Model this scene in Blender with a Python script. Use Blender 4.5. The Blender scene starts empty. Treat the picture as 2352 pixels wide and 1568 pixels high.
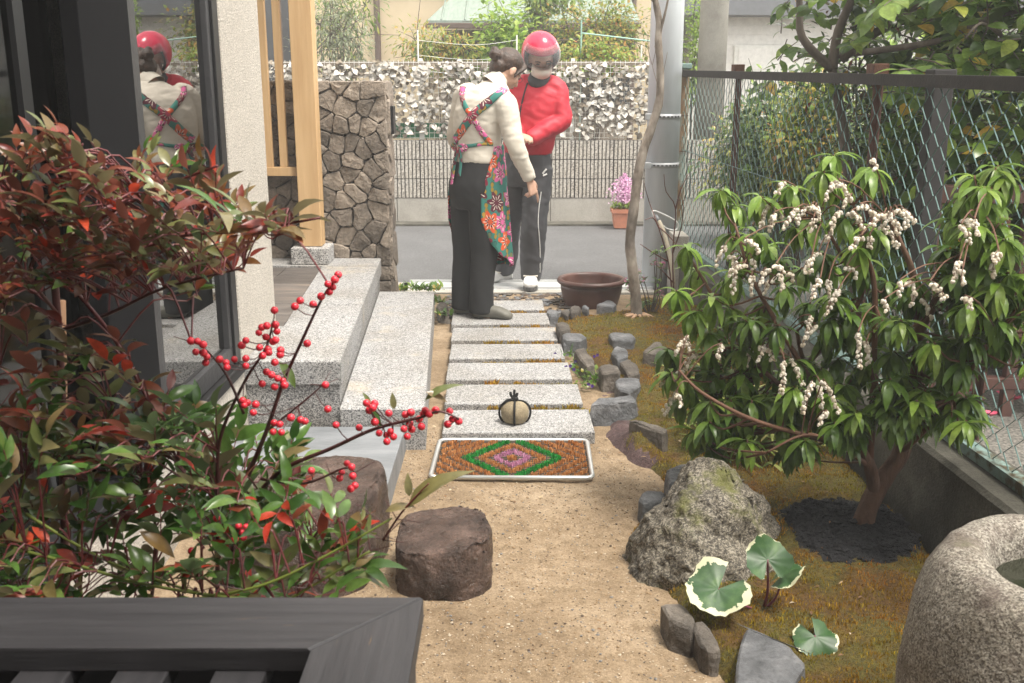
import bpy, bmesh, math, random
import numpy as np
from mathutils import Vector, Matrix, noise
from mathutils.bvhtree import BVHTree
random.seed(7); np.random.seed(7)
R = math.radians
SC = bpy.context.scene
COL = SC.collection
# ---------------------------------------------------------------- camera
F, HC = 2340.0, 1.44                      # focal length in units of a 2352 px wide picture, eye height in metres
TH = math.atan(599 / 2340)
cam = bpy.data.cameras.new('camera'); cam.sensor_width = 36; cam.lens = 36 * F / 2352
cam.clip_start = 0.05; cam.clip_end = 400
cam.dof.use_dof = True; cam.dof.focus_distance = 5.2; cam.dof.aperture_fstop = 13
camo = bpy.data.objects.new('camera', cam); COL.objects.link(camo)
camo.location = (0, 0, HC); camo.rotation_euler = (math.pi / 2 - TH, 0, 0)
SC.camera = camo
# ---------------------------------------------------------------- light: bright overcast
SUN_EL, SUN_AZ = R(66), R(125)            # azimuth measured clockwise from +Y
w = bpy.data.worlds.new('World'); SC.world = w; w.use_nodes = True
nt = w.node_tree; nt.nodes.clear()
sky = nt.nodes.new('ShaderNodeTexSky'); sky.sky_type = 'NISHITA'; sky.sun_disc = False
sky.sun_elevation = SUN_EL; sky.sun_rotation = SUN_AZ; sky.dust_density = 1; sky.air_density = 1
hs = nt.nodes.new('ShaderNodeHueSaturation'); hs.inputs['Saturation'].default_value = 0.0
bg = nt.nodes.new('ShaderNodeBackground'); bg.inputs['Strength'].default_value = 0.15
wo = nt.nodes.new('ShaderNodeOutputWorld')
wt = nt.nodes.new('ShaderNodeMix'); wt.data_type = 'RGBA'; wt.blend_type = 'MULTIPLY'; wt.inputs[0].default_value = 1; wt.inputs[7].default_value = (1, .975, .93, 1)   # even warm-grey cloud cover
nt.links.new(sky.outputs[0], hs.inputs['Color']); nt.links.new(hs.outputs[0], wt.inputs[6]); nt.links.new(wt.outputs[2], bg.inputs[0]); nt.links.new(bg.outputs[0], wo.inputs[0])
sl = bpy.data.lights.new('sun', 'SUN'); sl.energy = 1.4; sl.angle = R(16); sl.color = (1, .93, .83)
so = bpy.data.objects.new('sun', sl); COL.objects.link(so)
sd = Vector((math.sin(SUN_AZ) * math.cos(SUN_EL), math.cos(SUN_AZ) * math.cos(SUN_EL), math.sin(SUN_EL)))
so.rotation_euler = sd.to_track_quat('Z', 'Y').to_euler(); so.location = sd * 30
SC.view_settings.view_transform = 'Standard'; SC.view_settings.look = 'None'
SC.view_settings.exposure = 2.05; SC.view_settings.gamma = 1
SC.render.engine = 'CYCLES'
try:
    SC.cycles.max_bounces = 8; SC.cycles.transparent_max_bounces = 16
except Exception: pass
# ---------------------------------------------------------------- measuring helpers (survey of the photograph -> metres)
cT, sT = math.cos(TH), math.sin(TH)
def ray(px, py):
    a = (px - 1176) / F; b = (784 - py) / F
    return Vector((a, cT + b * sT, -sT + b * cT))
def gz(px, py, z=0.0):
    r = ray(px, py); t = (z - HC) / r.z; return Vector((r.x * t, r.y * t, z))
def gy(px, py, Y):
    r = ray(px, py); t = Y / r.y; return Vector((r.x * t, Y, HC + r.z * t))
def gx(px, py, X):
    r = ray(px, py); t = X / r.x; return Vector((X, r.y * t, HC + r.z * t))
# ---------------------------------------------------------------- materials
MATS = {}
def _new(name):
    m = bpy.data.materials.new(name); m.use_nodes = True
    n = m.node_tree.nodes; n.clear()
    o = n.new('ShaderNodeOutputMaterial'); b = n.new('ShaderNodeBsdfPrincipled')
    m.node_tree.links.new(b.outputs[0], o.inputs[0]); MATS[name] = m
    return m, n, m.node_tree.links, b, o
def ramp(n, cols, interp='LINEAR'):
    r = n.new('ShaderNodeValToRGB'); e = r.color_ramp; e.interpolation = interp
    while len(e.elements) < len(cols): e.elements.new(0.5)
    for el, (p, c) in zip(e.elements, cols):
        el.position = p; el.color = (*c, 1)
    return r
def coord(n, L, stretch=(1, 1, 1), rot=(0, 0, 0), kind='Object'):
    tc = n.new('ShaderNodeTexCoord'); mp = n.new('ShaderNodeMapping')
    mp.inputs['Scale'].default_value = stretch; mp.inputs['Rotation'].default_value = rot
    L.new(tc.outputs[kind], mp.inputs[0]); return mp.outputs[0]
def noise_n(n, L, vec, scale, detail=5, rough=.6):
    t = n.new('ShaderNodeTexNoise'); t.inputs['Scale'].default_value = scale
    t.inputs['Detail'].default_value = detail; t.inputs['Roughness'].default_value = rough
    L.new(vec, t.inputs['Vector']); return t
def mixc(n, L, fac, a, b, mode='MIX'):
    m = n.new('ShaderNodeMix'); m.data_type = 'RGBA'; m.blend_type = mode
    for s, v in ((m.inputs[0], fac), (m.inputs[6], a), (m.inputs[7], b)):
        if isinstance(v, (int, float)): s.default_value = v
        elif isinstance(v, tuple): s.default_value = (*v, 1)
        else: L.new(v, s)
    return m.outputs[2]
def bumpn(n, L, h, b, strength, dist=.01):
    bp = n.new('ShaderNodeBump'); bp.inputs['Strength'].default_value = strength; bp.inputs['Distance'].default_value = dist
    L.new(h, bp.inputs['Height']); L.new(bp.outputs[0], b.inputs['Normal']); return bp
def nm(name, cols, scale=5, detail=6, rough=.8, bump=.3, bscale=None, bdist=.01, stretch=(1, 1, 1), rot=(0, 0, 0), metal=0, spec=.5, rough2=None, objvar=0, fine=None, interp='LINEAR'):
    """general weathered surface: two noises, a colour ramp, relief"""
    m, n, L, b, o = _new(name)
    v = coord(n, L, stretch, rot)
    t = noise_n(n, L, v, scale, detail)
    r = ramp(n, cols, interp); L.new(t.outputs[0], r.inputs[0]); c = r.outputs[0]
    if fine:                                        # (scale, dark mult, light mult)
        t3 = noise_n(n, L, v, fine[0], 3, .7)
        r3 = ramp(n, [(.3, (fine[1],) * 3), (.7, (fine[2],) * 3)]); L.new(t3.outputs[0], r3.inputs[0])
        c = mixc(n, L, 1.0, c, r3.outputs[0], 'MULTIPLY')
    if objvar:
        oi = n.new('ShaderNodeObjectInfo'); mr = n.new('ShaderNodeMapRange')
        mr.inputs[3].default_value = 1 - objvar; mr.inputs[4].default_value = 1 + objvar
        L.new(oi.outputs['Random'], mr.inputs[0]); c = mixc(n, L, 1.0, c, mr.outputs[0], 'MULTIPLY')
    L.new(c, b.inputs['Base Color'])
    if rough2 is not None:
        mr = n.new('ShaderNodeMapRange'); mr.inputs[1].default_value = .35; mr.inputs[2].default_value = .65
        mr.inputs[3].default_value = rough; mr.inputs[4].default_value = rough2
        t4 = noise_n(n, L, v, scale * 1.7, 4); L.new(t4.outputs[0], mr.inputs[0]); L.new(mr.outputs[0], b.inputs['Roughness'])
    else: b.inputs['Roughness'].default_value = rough
    b.inputs['Metallic'].default_value = metal; b.inputs['Specular IOR Level'].default_value = spec
    if bump:
        t2 = noise_n(n, L, v, bscale or scale * 6, 6, .65); bumpn(n, L, t2.outputs[0], b, bump, bdist)
    return m
def speckle(name, base, dark, light, scale=260, rough=.75, dk=.42, lt=.6, bump=.25, big=None):
    """granite: crystals of two tones on a ground, faint large stains"""
    m, n, L, b, o = _new(name)
    v = coord(n, L)
    vo = n.new('ShaderNodeTexVoronoi'); vo.inputs['Scale'].default_value = scale; L.new(v, vo.inputs['Vector'])
    sep = n.new('ShaderNodeSeparateColor'); L.new(vo.outputs['Color'], sep.inputs[0])
    r = ramp(n, [(0, dark), (dk * .55, dark), (dk, base), (lt, base), (min(.98, lt + .2), light)]); L.new(sep.outputs[0], r.inputs[0])
    t = noise_n(n, L, v, 3.2, 6); r2 = ramp(n, [(.3, (.8, .77, .72)), (.6, (1, 1, 1))]); L.new(t.outputs[0], r2.inputs[0])
    c = mixc(n, L, 1.0, r.outputs[0], r2.outputs[0], 'MULTIPLY')
    t5 = noise_n(n, L, v, 70, 4); r5 = ramp(n, [(.3, (.72, .72, .72)), (.7, (1.15, 1.15, 1.15))]); L.new(t5.outputs[0], r5.inputs[0])
    c = mixc(n, L, 1.0, c, r5.outputs[0], 'MULTIPLY')
    for q in ([] if not big else (big if isinstance(big, list) else [big])):
        t6 = noise_n(n, L, v, q[0], 8, .68); r6 = ramp(n, [(q[1], (0, 0, 0)), (q[1] + .12, (1, 1, 1))]); L.new(t6.outputs[0], r6.inputs[0])
        c = mixc(n, L, r6.outputs[0], c, mixc(n, L, .75, c, q[2]))
    L.new(c, b.inputs['Base Color']); b.inputs['Roughness'].default_value = rough
    bumpn(n, L, t5.outputs[0], b, bump, .006)
    return m
def leafm(name, cols, back=None, rough=.38, trans=.3, vein=True, spec=.5):
    """leaf: colour drawn per leaf, lighter midrib, some light through the blade"""
    m, n, L, b, o = _new(name)
    g = n.new('ShaderNodeNewGeometry'); oi = n.new('ShaderNodeObjectInfo')
    a = n.new('ShaderNodeMath'); a.operation = 'ADD'; L.new(g.outputs['Random Per Island'], a.inputs[0]); L.new(oi.outputs['Random'], a.inputs[1])
    fr = n.new('ShaderNodeMath'); fr.operation = 'FRACT'; L.new(a.outputs[0], fr.inputs[0])
    r = ramp(n, cols); L.new(fr.outputs[0], r.inputs[0]); c = r.outputs[0]
    v = coord(n, L); t = noise_n(n, L, v, 60, 3); r2 = ramp(n, [(.3, (.75, .75, .75)), (.7, (1.25, 1.25, 1.25))]); L.new(t.outputs[0], r2.inputs[0])
    c = mixc(n, L, 1.0, c, r2.outputs[0], 'MULTIPLY')
    if back is not None: c = mixc(n, L, g.outputs['Backfacing'], c, back)
    L.new(c, b.inputs['Base Color']); b.inputs['Roughness'].default_value = rough; b.inputs['Specular IOR Level'].default_value = spec
    tr = n.new('ShaderNodeBsdfTranslucent'); L.new(c, tr.inputs[0])
    mx = n.new('ShaderNodeMixShader'); mx.inputs[0].default_value = trans
    L.new(b.outputs[0], mx.inputs[1]); L.new(tr.outputs[0], mx.inputs[2]); L.new(mx.outputs[0], o.inputs[0])
    return m
def plain(name, col, rough=.6, metal=0, spec=.5, bump=0, bscale=80):
    return nm(name, [(.3, tuple(x * .88 for x in col)), (.7, tuple(min(1, x * 1.1) for x in col))], scale=14, rough=rough, metal=metal, spec=spec, bump=bump, bscale=bscale, bdist=.003)
# ---------------------------------------------------------------- mesh helpers
def frame_from(d, up=(0, 0, 1)):
    d = Vector(d).normalized(); up = Vector(up)
    if abs(d.dot(up)) > .98 * up.length: up = Vector((1, 0, 0)) if abs(d.x) < .9 else Vector((0, 1, 0))
    z = (up - d * up.dot(d)).normalized(); x = d.cross(z)
    return x, d, z
def xf(loc, d, up=(0, 0, 1), s=1.0):
    x, y, z = frame_from(d, up)
    return Matrix(((x.x * s, y.x * s, z.x * s, loc[0]), (x.y * s, y.y * s, z.y * s, loc[1]), (x.z * s, y.z * s, z.z * s, loc[2]), (0, 0, 0, 1)))
class MB:
    def __init__(s): s.v = []; s.f = []; s.mi = []; s.uv = None
    def add(s, vs, fs, mi=0):
        k = len(s.v); s.v.extend([tuple(p) for p in vs])
        for f in fs: s.f.append(tuple(i + k for i in f)); s.mi.append(mi)
        return s
    def box(s, lo, hi, M=None, mi=0, bev=0):
        x0, y0, z0 = lo; x1, y1, z1 = hi
        if bev:
            bm = bmesh.new(); bmesh.ops.create_cube(bm, size=1)
            for q in bm.verts: q.co = Vector(((x0 + x1) / 2 + q.co.x * (x1 - x0), (y0 + y1) / 2 + q.co.y * (y1 - y0), (z0 + z1) / 2 + q.co.z * (z1 - z0)))
            bmesh.ops.bevel(bm, geom=bm.edges[:], offset=bev, segments=2, affect='EDGES', profile=.5)
            bm.verts.index_update(); vs = [q.co.copy() for q in bm.verts]; fs = [tuple(q.index for q in f.verts) for f in bm.faces]; bm.free()
        else:
            vs = [Vector(p) for p in ((x0, y0, z0), (x1, y0, z0), (x1, y1, z0), (x0, y1, z0), (x0, y0, z1), (x1, y0, z1), (x1, y1, z1), (x0, y1, z1))]
            fs = [(0, 3, 2, 1), (4, 5, 6, 7), (0, 1, 5, 4), (1, 2, 6, 5), (2, 3, 7, 6), (3, 0, 4, 7)]
        if M is not None: vs = [M @ p for p in vs]
        return s.add(vs, fs, mi)
    def prism(s, poly, z0, z1, mi=0, bev=0):
        """polygon (list of xy, counter-clockwise) raised from z0 to z1; z may be a function of (x,y)"""
        n = len(poly); h = (lambda x, y: z1) if not callable(z1) else z1
        vs = [(x, y, z0) for x, y in poly] 
        if bev:
            cx = sum(p[0] for p in poly) / n; cy = sum(p[1] for p in poly) / n
            vs += [(x, y, h(x, y) - bev) for x, y in poly]
            for x, y in poly:
                d = math.hypot(x - cx, y - cy) or 1
                vs.append((x - (x - cx) / d * bev, y - (y - cy) / d * bev, h(x, y)))
            fs = [tuple(range(n))[::-1], tuple(range(2 * n, 3 * n))]
            for i in range(n):
                j = (i + 1) % n; fs += [(i, j, n + j, n + i), (n + i, n + j, 2 * n + j, 2 * n + i)]
        else:
            vs += [(x, y, h(x, y)) for x, y in poly]
            fs = [tuple(range(n))[::-1], tuple(range(n, 2 * n))] + [(i, (i + 1) % n, n + (i + 1) % n, n + i) for i in range(n)]
        return s.add(vs, fs, mi)
    def tube(s, pts, rad, n=6, cap=True, mi=0, flat=1.0, up=(0, 0, 1)):
        pts = [Vector(p) for p in pts]
        if isinstance(rad, (int, float)): rad = [rad] * len(pts)
        vs = []; prev = None
        for i, p in enumerate(pts):
            d = (pts[min(i + 1, len(pts) - 1)] - pts[max(i - 1, 0)])
            if d.length < 1e-9: d = Vector((0, 0, 1))
            d.normalize()
            if prev is None: x, _, z = frame_from(d, up)
            else:
                x = (prev - d * prev.dot(d))
                x = x.normalized() if x.length > 1e-6 else frame_from(d, up)[0]
                z = x.cross(d)
            prev = x
            for k in range(n):
                a = 2 * math.pi * k / n
                vs.append(p + x * math.cos(a) * rad[i] + z * math.sin(a) * rad[i] * flat)
        fs = []
        for i in range(len(pts) - 1):
            for k in range(n):
                a, b = i * n + k, i * n + (k + 1) % n
                fs.append((a, b, b + n, a + n))
        if cap: fs += [tuple(range(n))[::-1], tuple(range((len(pts) - 1) * n, len(pts) * n))]
        return s.add(vs, fs, mi)
    def loft(s, secs, n=20, mi=0, pw=2.0):
        """sections: (centre, half-axis vector a, half-axis vector b); closed at both ends"""
        vs = []
        for c, a, b in secs:
            c, a, b = Vector(c), Vector(a), Vector(b)
            for k in range(n):
                t = 2 * math.pi * k / n; ct, st = math.cos(t), math.sin(t)
                vs.append(c + a * math.copysign(abs(ct) ** (2 / pw), ct) + b * math.copysign(abs(st) ** (2 / pw), st))
        fs = []
        for i in range(len(secs) - 1):
            for k in range(n):
                p, q = i * n + k, i * n + (k + 1) % n; fs.append((p, q, q + n, p + n))
        fs += [tuple(range(n))[::-1], tuple(range((len(secs) - 1) * n, len(secs) * n))]
        return s.add(vs, fs, mi)
    def lathe(s, prof, n=32, M=None, mi=0):
        vs = [Vector((r * math.cos(2 * math.pi * k / n), r * math.sin(2 * math.pi * k / n), z)) for r, z in prof for k in range(n)]
        fs = [(i * n + k, i * n + (k + 1) % n, (i + 1) * n + (k + 1) % n, (i + 1) * n + k) for i in range(len(prof) - 1) for k in range(n)]
        if M is not None: vs = [M @ p for p in vs]
        return s.add(vs, fs, mi)
    def ell(s, c, rad, M=None, n=12, mi=0):
        m = max(6, n // 2 + 1); vs = []; fs = []
        for i in range(m + 1):
            a = math.pi * i / m
            for k in range(n):
                t = 2 * math.pi * k / n
                p = Vector((rad[0] * math.sin(a) * math.cos(t), rad[1] * math.sin(a) * math.sin(t), rad[2] * math.cos(a)))
                vs.append(Vector(c) + (M @ p if M is not None else p))
        for i in range(m):
            for k in range(n): fs.append((i * n + k, (i + 1) * n + k, (i + 1) * n + (k + 1) % n, i * n + (k + 1) % n))
        return s.add(vs, fs, mi)
def mesh_of(name, mb, mats, smooth=False):
    me = bpy.data.meshes.new(name); me.from_pydata(mb.v, [], mb.f); 
    for m in (mats if isinstance(mats, (list, tuple)) else [mats]): me.materials.append(MATS[m] if isinstance(m, str) else m)
    if any(mb.mi): me.polygons.foreach_set('material_index', mb.mi)
    if smooth: me.polygons.foreach_set('use_smooth', [True] * len(me.polygons))
    if mb.uv:
        ul = me.uv_layers.new(name='uv')
        for lp in me.loops: ul.data[lp.index].uv = mb.uv[lp.vertex_index]
    me.validate(); me.update(); return me
def link(o, parent=None):
    COL.objects.link(o)
    if parent is not None:
        o.parent = parent
        o.matrix_parent_inverse = WM.get(parent.name, Matrix.Identity(4)).inverted()
    return o
WM = {}
def obj(name, mb, mats, parent=None, smooth=False, kind=None, label=None):
    me = mb if isinstance(mb, bpy.types.Mesh) else mesh_of(name, mb, mats, smooth)
    o = bpy.data.objects.new(name, me); link(o, parent); WM[o.name] = Matrix.Identity(4)
    if kind: o['kind'] = kind
    if label: o['label'] = label
    return o
def inst(name, me, M, parent=None):
    o = bpy.data.objects.new(name, me); link(o, parent); o.matrix_basis = M; WM[o.name] = M.copy()
    return o
def tag(o, label, cat, group=None):
    o['label'] = label; o['category'] = cat
    if group: o['group'] = group
    return o
def thing(name, label, cat, loc, group=None):
    o = bpy.data.objects.new(name, None); COL.objects.link(o); o.location = loc; o.empty_display_size = .1
    WM[o.name] = Matrix.Translation(Vector(loc)); return tag(o, label, cat, group)
def struct(name, mb, mats, smooth=False, parent=None):
    o = obj(name, mb, mats, parent, smooth)
    if parent is None: o['kind'] = 'structure'
    return o
def smoothpath(pts, k=4):
    """Catmull-Rom through the points"""
    P = [Vector(p) for p in pts]; out = []
    for i in range(len(P) - 1):
        a, b, c, d = P[max(i - 1, 0)], P[i], P[i + 1], P[min(i + 2, len(P) - 1)]
        for j in range(k):
            t = j / k
            out.append(.5 * ((2 * b) + (c - a) * t + (2 * a - 5 * b + 4 * c - d) * t * t + (3 * b - a - 3 * c + d) * t ** 3))
    out.append(P[-1]); return out
def fbm(p, s=1.0, o=3): 
    return noise.fractal(Vector(p) * s, 1.0, 2.0, o, noise_basis='PERLIN_ORIGINAL')
# leaves ------------------------------------------------------------------
def leaf_proto(Ln, W, fold=.25, curl=.2, nseg=5, wmax=.42, tip=1.0, twist=0.0):
    """lance-shaped blade from the origin along +Y, face up +Z, folded along the midrib and curling down"""
    V = []; Fc = []
    for i in range(nseg + 1):
        t = i / nseg
        wd = W * .5 * (math.sin(math.pi * min(1, t ** (math.log(.5) / math.log(wmax)))) ** .85 if 0 < t < 1 else 0)
        y = Ln * t * (1 - .12 * abs(curl) * t); z = -curl * Ln * t * t * .5 + .04 * Ln * math.sin(math.pi * t)
        tw = twist * t
        for sx in (-1, 0, 1):
            xx = sx * wd; zz = abs(sx) * wd * fold
            V.append((xx * math.cos(tw) - zz * math.sin(tw), y, z + xx * math.sin(tw) + zz * math.cos(tw)))
    for i in range(nseg):
        a = i * 3
        Fc += [(a, a + 1, a + 4, a + 3), (a + 1, a + 2, a + 5, a + 4)]
    return np.array(V), Fc
class Leaves:
    """collects placed leaves; the nearest become parts of their own, the rest one joined part"""
    def __init__(s, protos, name='leaf'):
        s.name = name; s.protos = protos; s.items = []; s.me = []      # protos: (V, F, material)
    def put(s, k, M): s.items.append((k, M))
    def build(s, parent, limit=300, cam=(0, 0, HC), rest='foliage'):
        for i, (V, Fc, m) in enumerate(s.protos):
            mb = MB(); mb.add(V, Fc); s.me.append(mesh_of(s.name, mb, m, True))
        c = Vector(cam)
        order = sorted(s.items, key=lambda it: (it[1].translation - c).length)
        for k, M in order[:limit]: inst(s.name, s.me[k], M, parent)
        if len(order) > limit:
            mats = []; 
            for p in s.protos:
                if p[2] not in mats: mats.append(p[2])
            vs = []; fs = []; mi = []; base = 0
            for k, M in order[limit:]:
                V, Fc, m = s.protos[k]; A = np.array(M)
                vs.append(V @ A[:3, :3].T + A[:3, 3]); fs += [tuple(i + base for i in f) for f in Fc]; mi += [mats.index(m)] * len(Fc); base += len(V)
            mb = MB(); mb.v = [tuple(p) for p in np.concatenate(vs)]; mb.f = fs; mb.mi = mi
            o = obj(rest, mb, mats, parent, True, kind='stuff')
# rocks -------------------------------------------------------------------
def hull_rock(pts, sub=3, amp=.02, fr=6, seed=0, sharp=.0, relax=1, emin=.02, crack=0):
    bm = bmesh.new()
    for p in pts: bm.verts.new(p)
    r = bmesh.ops.convex_hull(bm, input=bm.verts[:])
    inn = [g for g in r['geom_interior'] + r['geom_unused'] if isinstance(g, bmesh.types.BMVert)]
    bmesh.ops.delete(bm, geom=list(set(inn)), context='VERTS')
    bmesh.ops.bevel(bm, geom=bm.edges[:], offset=min(.012, .3 * amp + .004), segments=1, affect='EDGES')
    bmesh.ops.triangulate(bm, faces=bm.faces[:])
    for k in range(sub):
        es = [e for e in bm.edges if e.calc_length() > emin]
        if not es: break
        bmesh.ops.subdivide_edges(bm, edges=es, cuts=1, use_grid_fill=True)
        bmesh.ops.triangulate(bm, faces=bm.faces[:])
    for k in range(relax): bmesh.ops.smooth_vert(bm, verts=bm.verts[:], factor=.35, use_axis_x=True, use_axis_y=True, use_axis_z=True)
    bm.normal_update()
    of = Vector((seed * 3.7, seed * 1.3, seed * 7.1)); ds = []
    for v in bm.verts:
        d = fbm(v.co + of, fr, 4) * amp + abs(fbm(v.co + of * 2, fr * 3, 3)) * amp * .35 - max(0, .12 - abs(fbm(v.co * 1.0 + of * 3, fr * .8, 2))) * amp * crack
        if sharp: d += (round(fbm(v.co + of, fr * .6, 2) * 3) / 3) * sharp
        ds.append(v.co + v.normal * d)
    for v, c in zip(bm.verts, ds): v.co = c
    mb = MB(); bm.verts.index_update(); mb.v = [tuple(v.co) for v in bm.verts]; mb.f = [tuple(v.index for v in f.verts) for f in bm.faces]; mb.mi = [0] * len(mb.f)
    bm.free(); return mb
def remesh(name, mb, mats, voxel=.01, smooth=6, disp=None):
    """fuse overlapping solids to one continuous skin"""
    me = mesh_of(name, mb, mats); o = bpy.data.objects.new(name, me); COL.objects.link(o)
    m = o.modifiers.new('r', 'REMESH'); m.mode = 'VOXEL'; m.voxel_size = voxel; m.use_smooth_shade = True
    if smooth:
        k = o.modifiers.new('s', 'SMOOTH'); k.iterations = smooth; k.factor = .5
    dg = bpy.context.evaluated_depsgraph_get(); ev = o.evaluated_get(dg)
    out = bpy.data.meshes.new_from_object(ev); out.name = name
    bpy.data.objects.remove(o); bpy.data.meshes.remove(me)
    if disp:
        nn = [v.normal.copy() for v in out.vertices]
        for v, q in zip(out.vertices, nn): v.co += q * disp(v.co)
        out.update()
    if not out.materials:
        for x in (mats if isinstance(mats, (list, tuple)) else [mats]): out.materials.append(MATS[x])
    out.polygons.foreach_set('use_smooth', [True] * len(out.polygons))
    return out
# ================================================================ materials of the place
def sand_mat():
    m, n, L, b, o = _new('sand'); v = coord(n, L)
    t = noise_n(n, L, v, 2.3, 7); r = ramp(n, [(.28, (.17, .118, .068)), (.5, (.255, .185, .114)), (.72, (.34, .26, .175))]); L.new(t.outputs[0], r.inputs[0])
    vo = n.new('ShaderNodeTexVoronoi'); vo.inputs['Scale'].default_value = 210; L.new(v, vo.inputs['Vector'])
    sep = n.new('ShaderNodeSeparateColor'); L.new(vo.outputs['Color'], sep.inputs[0])
    r2 = ramp(n, [(0, (.62, .6, .58)), (.15, (.86, .85, .84)), (.7, (1.0, 1, 1)), (.95, (1.22, 1.25, 1.28))]); L.new(sep.outputs[0], r2.inputs[0])
    c = mixc(n, L, .85, r.outputs[0], r2.outputs[0], 'MULTIPLY')
    t2 = noise_n(n, L, v, 22, 6); r3 = ramp(n, [(.3, (.7, .66, .6)), (.6, (1.05, 1.05, 1.05))]); L.new(t2.outputs[0], r3.inputs[0])
    c = mixc(n, L, 1.0, c, r3.outputs[0], 'MULTIPLY')
    L.new(c, b.inputs['Base Color']); b.inputs['Roughness'].default_value = .9
    t4 = noise_n(n, L, v, 120, 6, .7); bumpn(n, L, t4.outputs[0], b, .55, .012)
sand_mat()
nm('soil', [(.3, (.055, .03, .03)), (.55, (.10, .062, .06)), (.75, (.16, .11, .105))], 9, rough=.95, bump=.9, bscale=140, fine=(90, .5, 1.3))
nm('mulch', [(.3, (.004, .004, .005)), (.6, (.012, .012, .014)), (.8, (.03, .03, .033))], 60, rough=.8, bump=1, bscale=150, spec=.4)
nm('moss_ground', [(.25, (.075, .032, .008)), (.42, (.12, .062, .010)), (.55, (.10, .085, .012)), (.7, (.155, .085, .016)), (.85, (.10, .04, .012))], 4.5, detail=8, rough=.95, bump=1, bscale=130, bdist=.02, fine=(75, .45, 1.5))
leafm('moss_blade', [(0, (.5, .4, .5)), (.5, (.9, .9, .9)), (1, (1.5, 1.6, 1.4))], rough=.8, trans=.35, spec=.2)
def moss_tint():
    m = MATS['moss_blade']; n = m.node_tree.nodes; L = m.node_tree.links; v = coord(n, L); t = noise_n(n, L, v, 2.6, 6, .7)
    r = ramp(n, [(.28, (.15, .17, .02)), (.42, (.25, .22, .026)), (.52, (.38, .235, .028)), (.62, (.44, .18, .022)), (.75, (.24, .08, .016))]); L.new(t.outputs[0], r.inputs[0])
    for x in list(n):
        if x.type in ('BSDF_PRINCIPLED', 'BSDF_TRANSLUCENT'):
            s_ = x.inputs[0].links[0].from_socket; c = mixc(n, L, 1.0, s_, r.outputs[0], 'MULTIPLY'); L.new(c, x.inputs[0])
moss_tint()
nm('asphalt', [(.3, (.080, .080, .082)), (.7, (.108, .108, .110))], 2, rough=.75, bump=.7, bscale=120, bdist=.008, fine=(130, .5, 1.8))
nm('dirt', [(.3, (.10, .08, .06)), (.7, (.18, .15, .11))], 3, rough=.95, bump=.5, fine=(120, .6, 1.3))
nm('gravel', [(.3, (.07, .068, .062)), (.5, (.19, .18, .16)), (.7, (.36, .33, .29))], 75, detail=3, rough=.85, bump=1, bscale=90, bdist=.02)
speckle('granite', (.30, .297, .294), (.095, .095, .10), (.45, .445, .44), 260, dk=.32, big=(2.4, .585, (.40, .35, .275)))
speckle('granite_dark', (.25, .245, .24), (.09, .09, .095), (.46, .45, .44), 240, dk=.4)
speckle('granite_rough', (.43, .425, .42), (.11, .11, .115), (.62, .61, .60), 200, dk=.4, bump=.9)
nm('slate_tile', [(.3, (.13, .14, .15)), (.7, (.23, .24, .255))], 3, rough=.45, rough2=.7, bump=.25, bscale=30, stretch=(1, 4, 1))
nm('porch_tile', [(.3, (.075, .065, .06)), (.55, (.12, .105, .095)), (.75, (.19, .15, .12))], 4, rough=.55, bump=.3, bscale=25, stretch=(1, 5, 1), objvar=.25)
nm('joint', [(.3, (.16, .155, .15)), (.7, (.24, .235, .23))], 30, rough=.9)
nm('stucco', [(.3, (.60, .55, .48)), (.7, (.68, .63, .56))], 1.6, rough=.95, bump=1.0, bscale=130, bdist=.015, fine=(150, .55, 1.15))
plain('black_metal', (.012, .012, .013), .4, 0, .3)
nm('sash_grey', [(.3, (.035, .035, .038)), (.7, (.055, .055, .058))], 4, rough=.4, metal=.3)
plain('black_panel', (.006, .006, .007), .9, 0, .1)
plain('room', (.03, .028, .025), .9); plain('curtain', (.34, .31, .27), .9)
def glass(name, tint, fac, rough=0.0):
    m, n, L, b, o = _new(name)
    tr = n.new('ShaderNodeBsdfTransparent'); tr.inputs[0].default_value = (*tint, 1)
    gl = n.new('ShaderNodeBsdfGlossy'); gl.inputs['Roughness'].default_value = rough; gl.inputs[0].default_value = (1, 1, 1, 1)
    fr = n.new('ShaderNodeFresnel'); fr.inputs[0].default_value = fac
    mx = n.new('ShaderNodeMixShader'); L.new(fr.outputs[0], mx.inputs[0]); L.new(tr.outputs[0], mx.inputs[1]); L.new(gl.outputs[0], mx.inputs[2]); L.new(mx.outputs[0], o.inputs[0])
glass('window_glass', (.62, .66, .64), 4.6); glass('screen_glass', (.10, .10, .10), 1.35, .05); 
m, n, L, b, o = _new('visor'); b.inputs['Base Color'].default_value = (.8, .82, .85, 1); b.inputs['Roughness'].default_value = .08
tr = n.new('ShaderNodeBsdfTransparent'); fr = n.new('ShaderNodeFresnel'); fr.inputs[0].default_value = 1.6; ad = n.new('ShaderNodeMath'); ad.inputs[1].default_value = .09; L.new(fr.outputs[0], ad.inputs[0]); mx = n.new('ShaderNodeMixShader'); L.new(ad.outputs[0], mx.inputs[0]); L.new(tr.outputs[0], mx.inputs[1]); L.new(b.outputs[0], mx.inputs[2]); L.new(mx.outputs[0], o.inputs[0])
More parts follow.
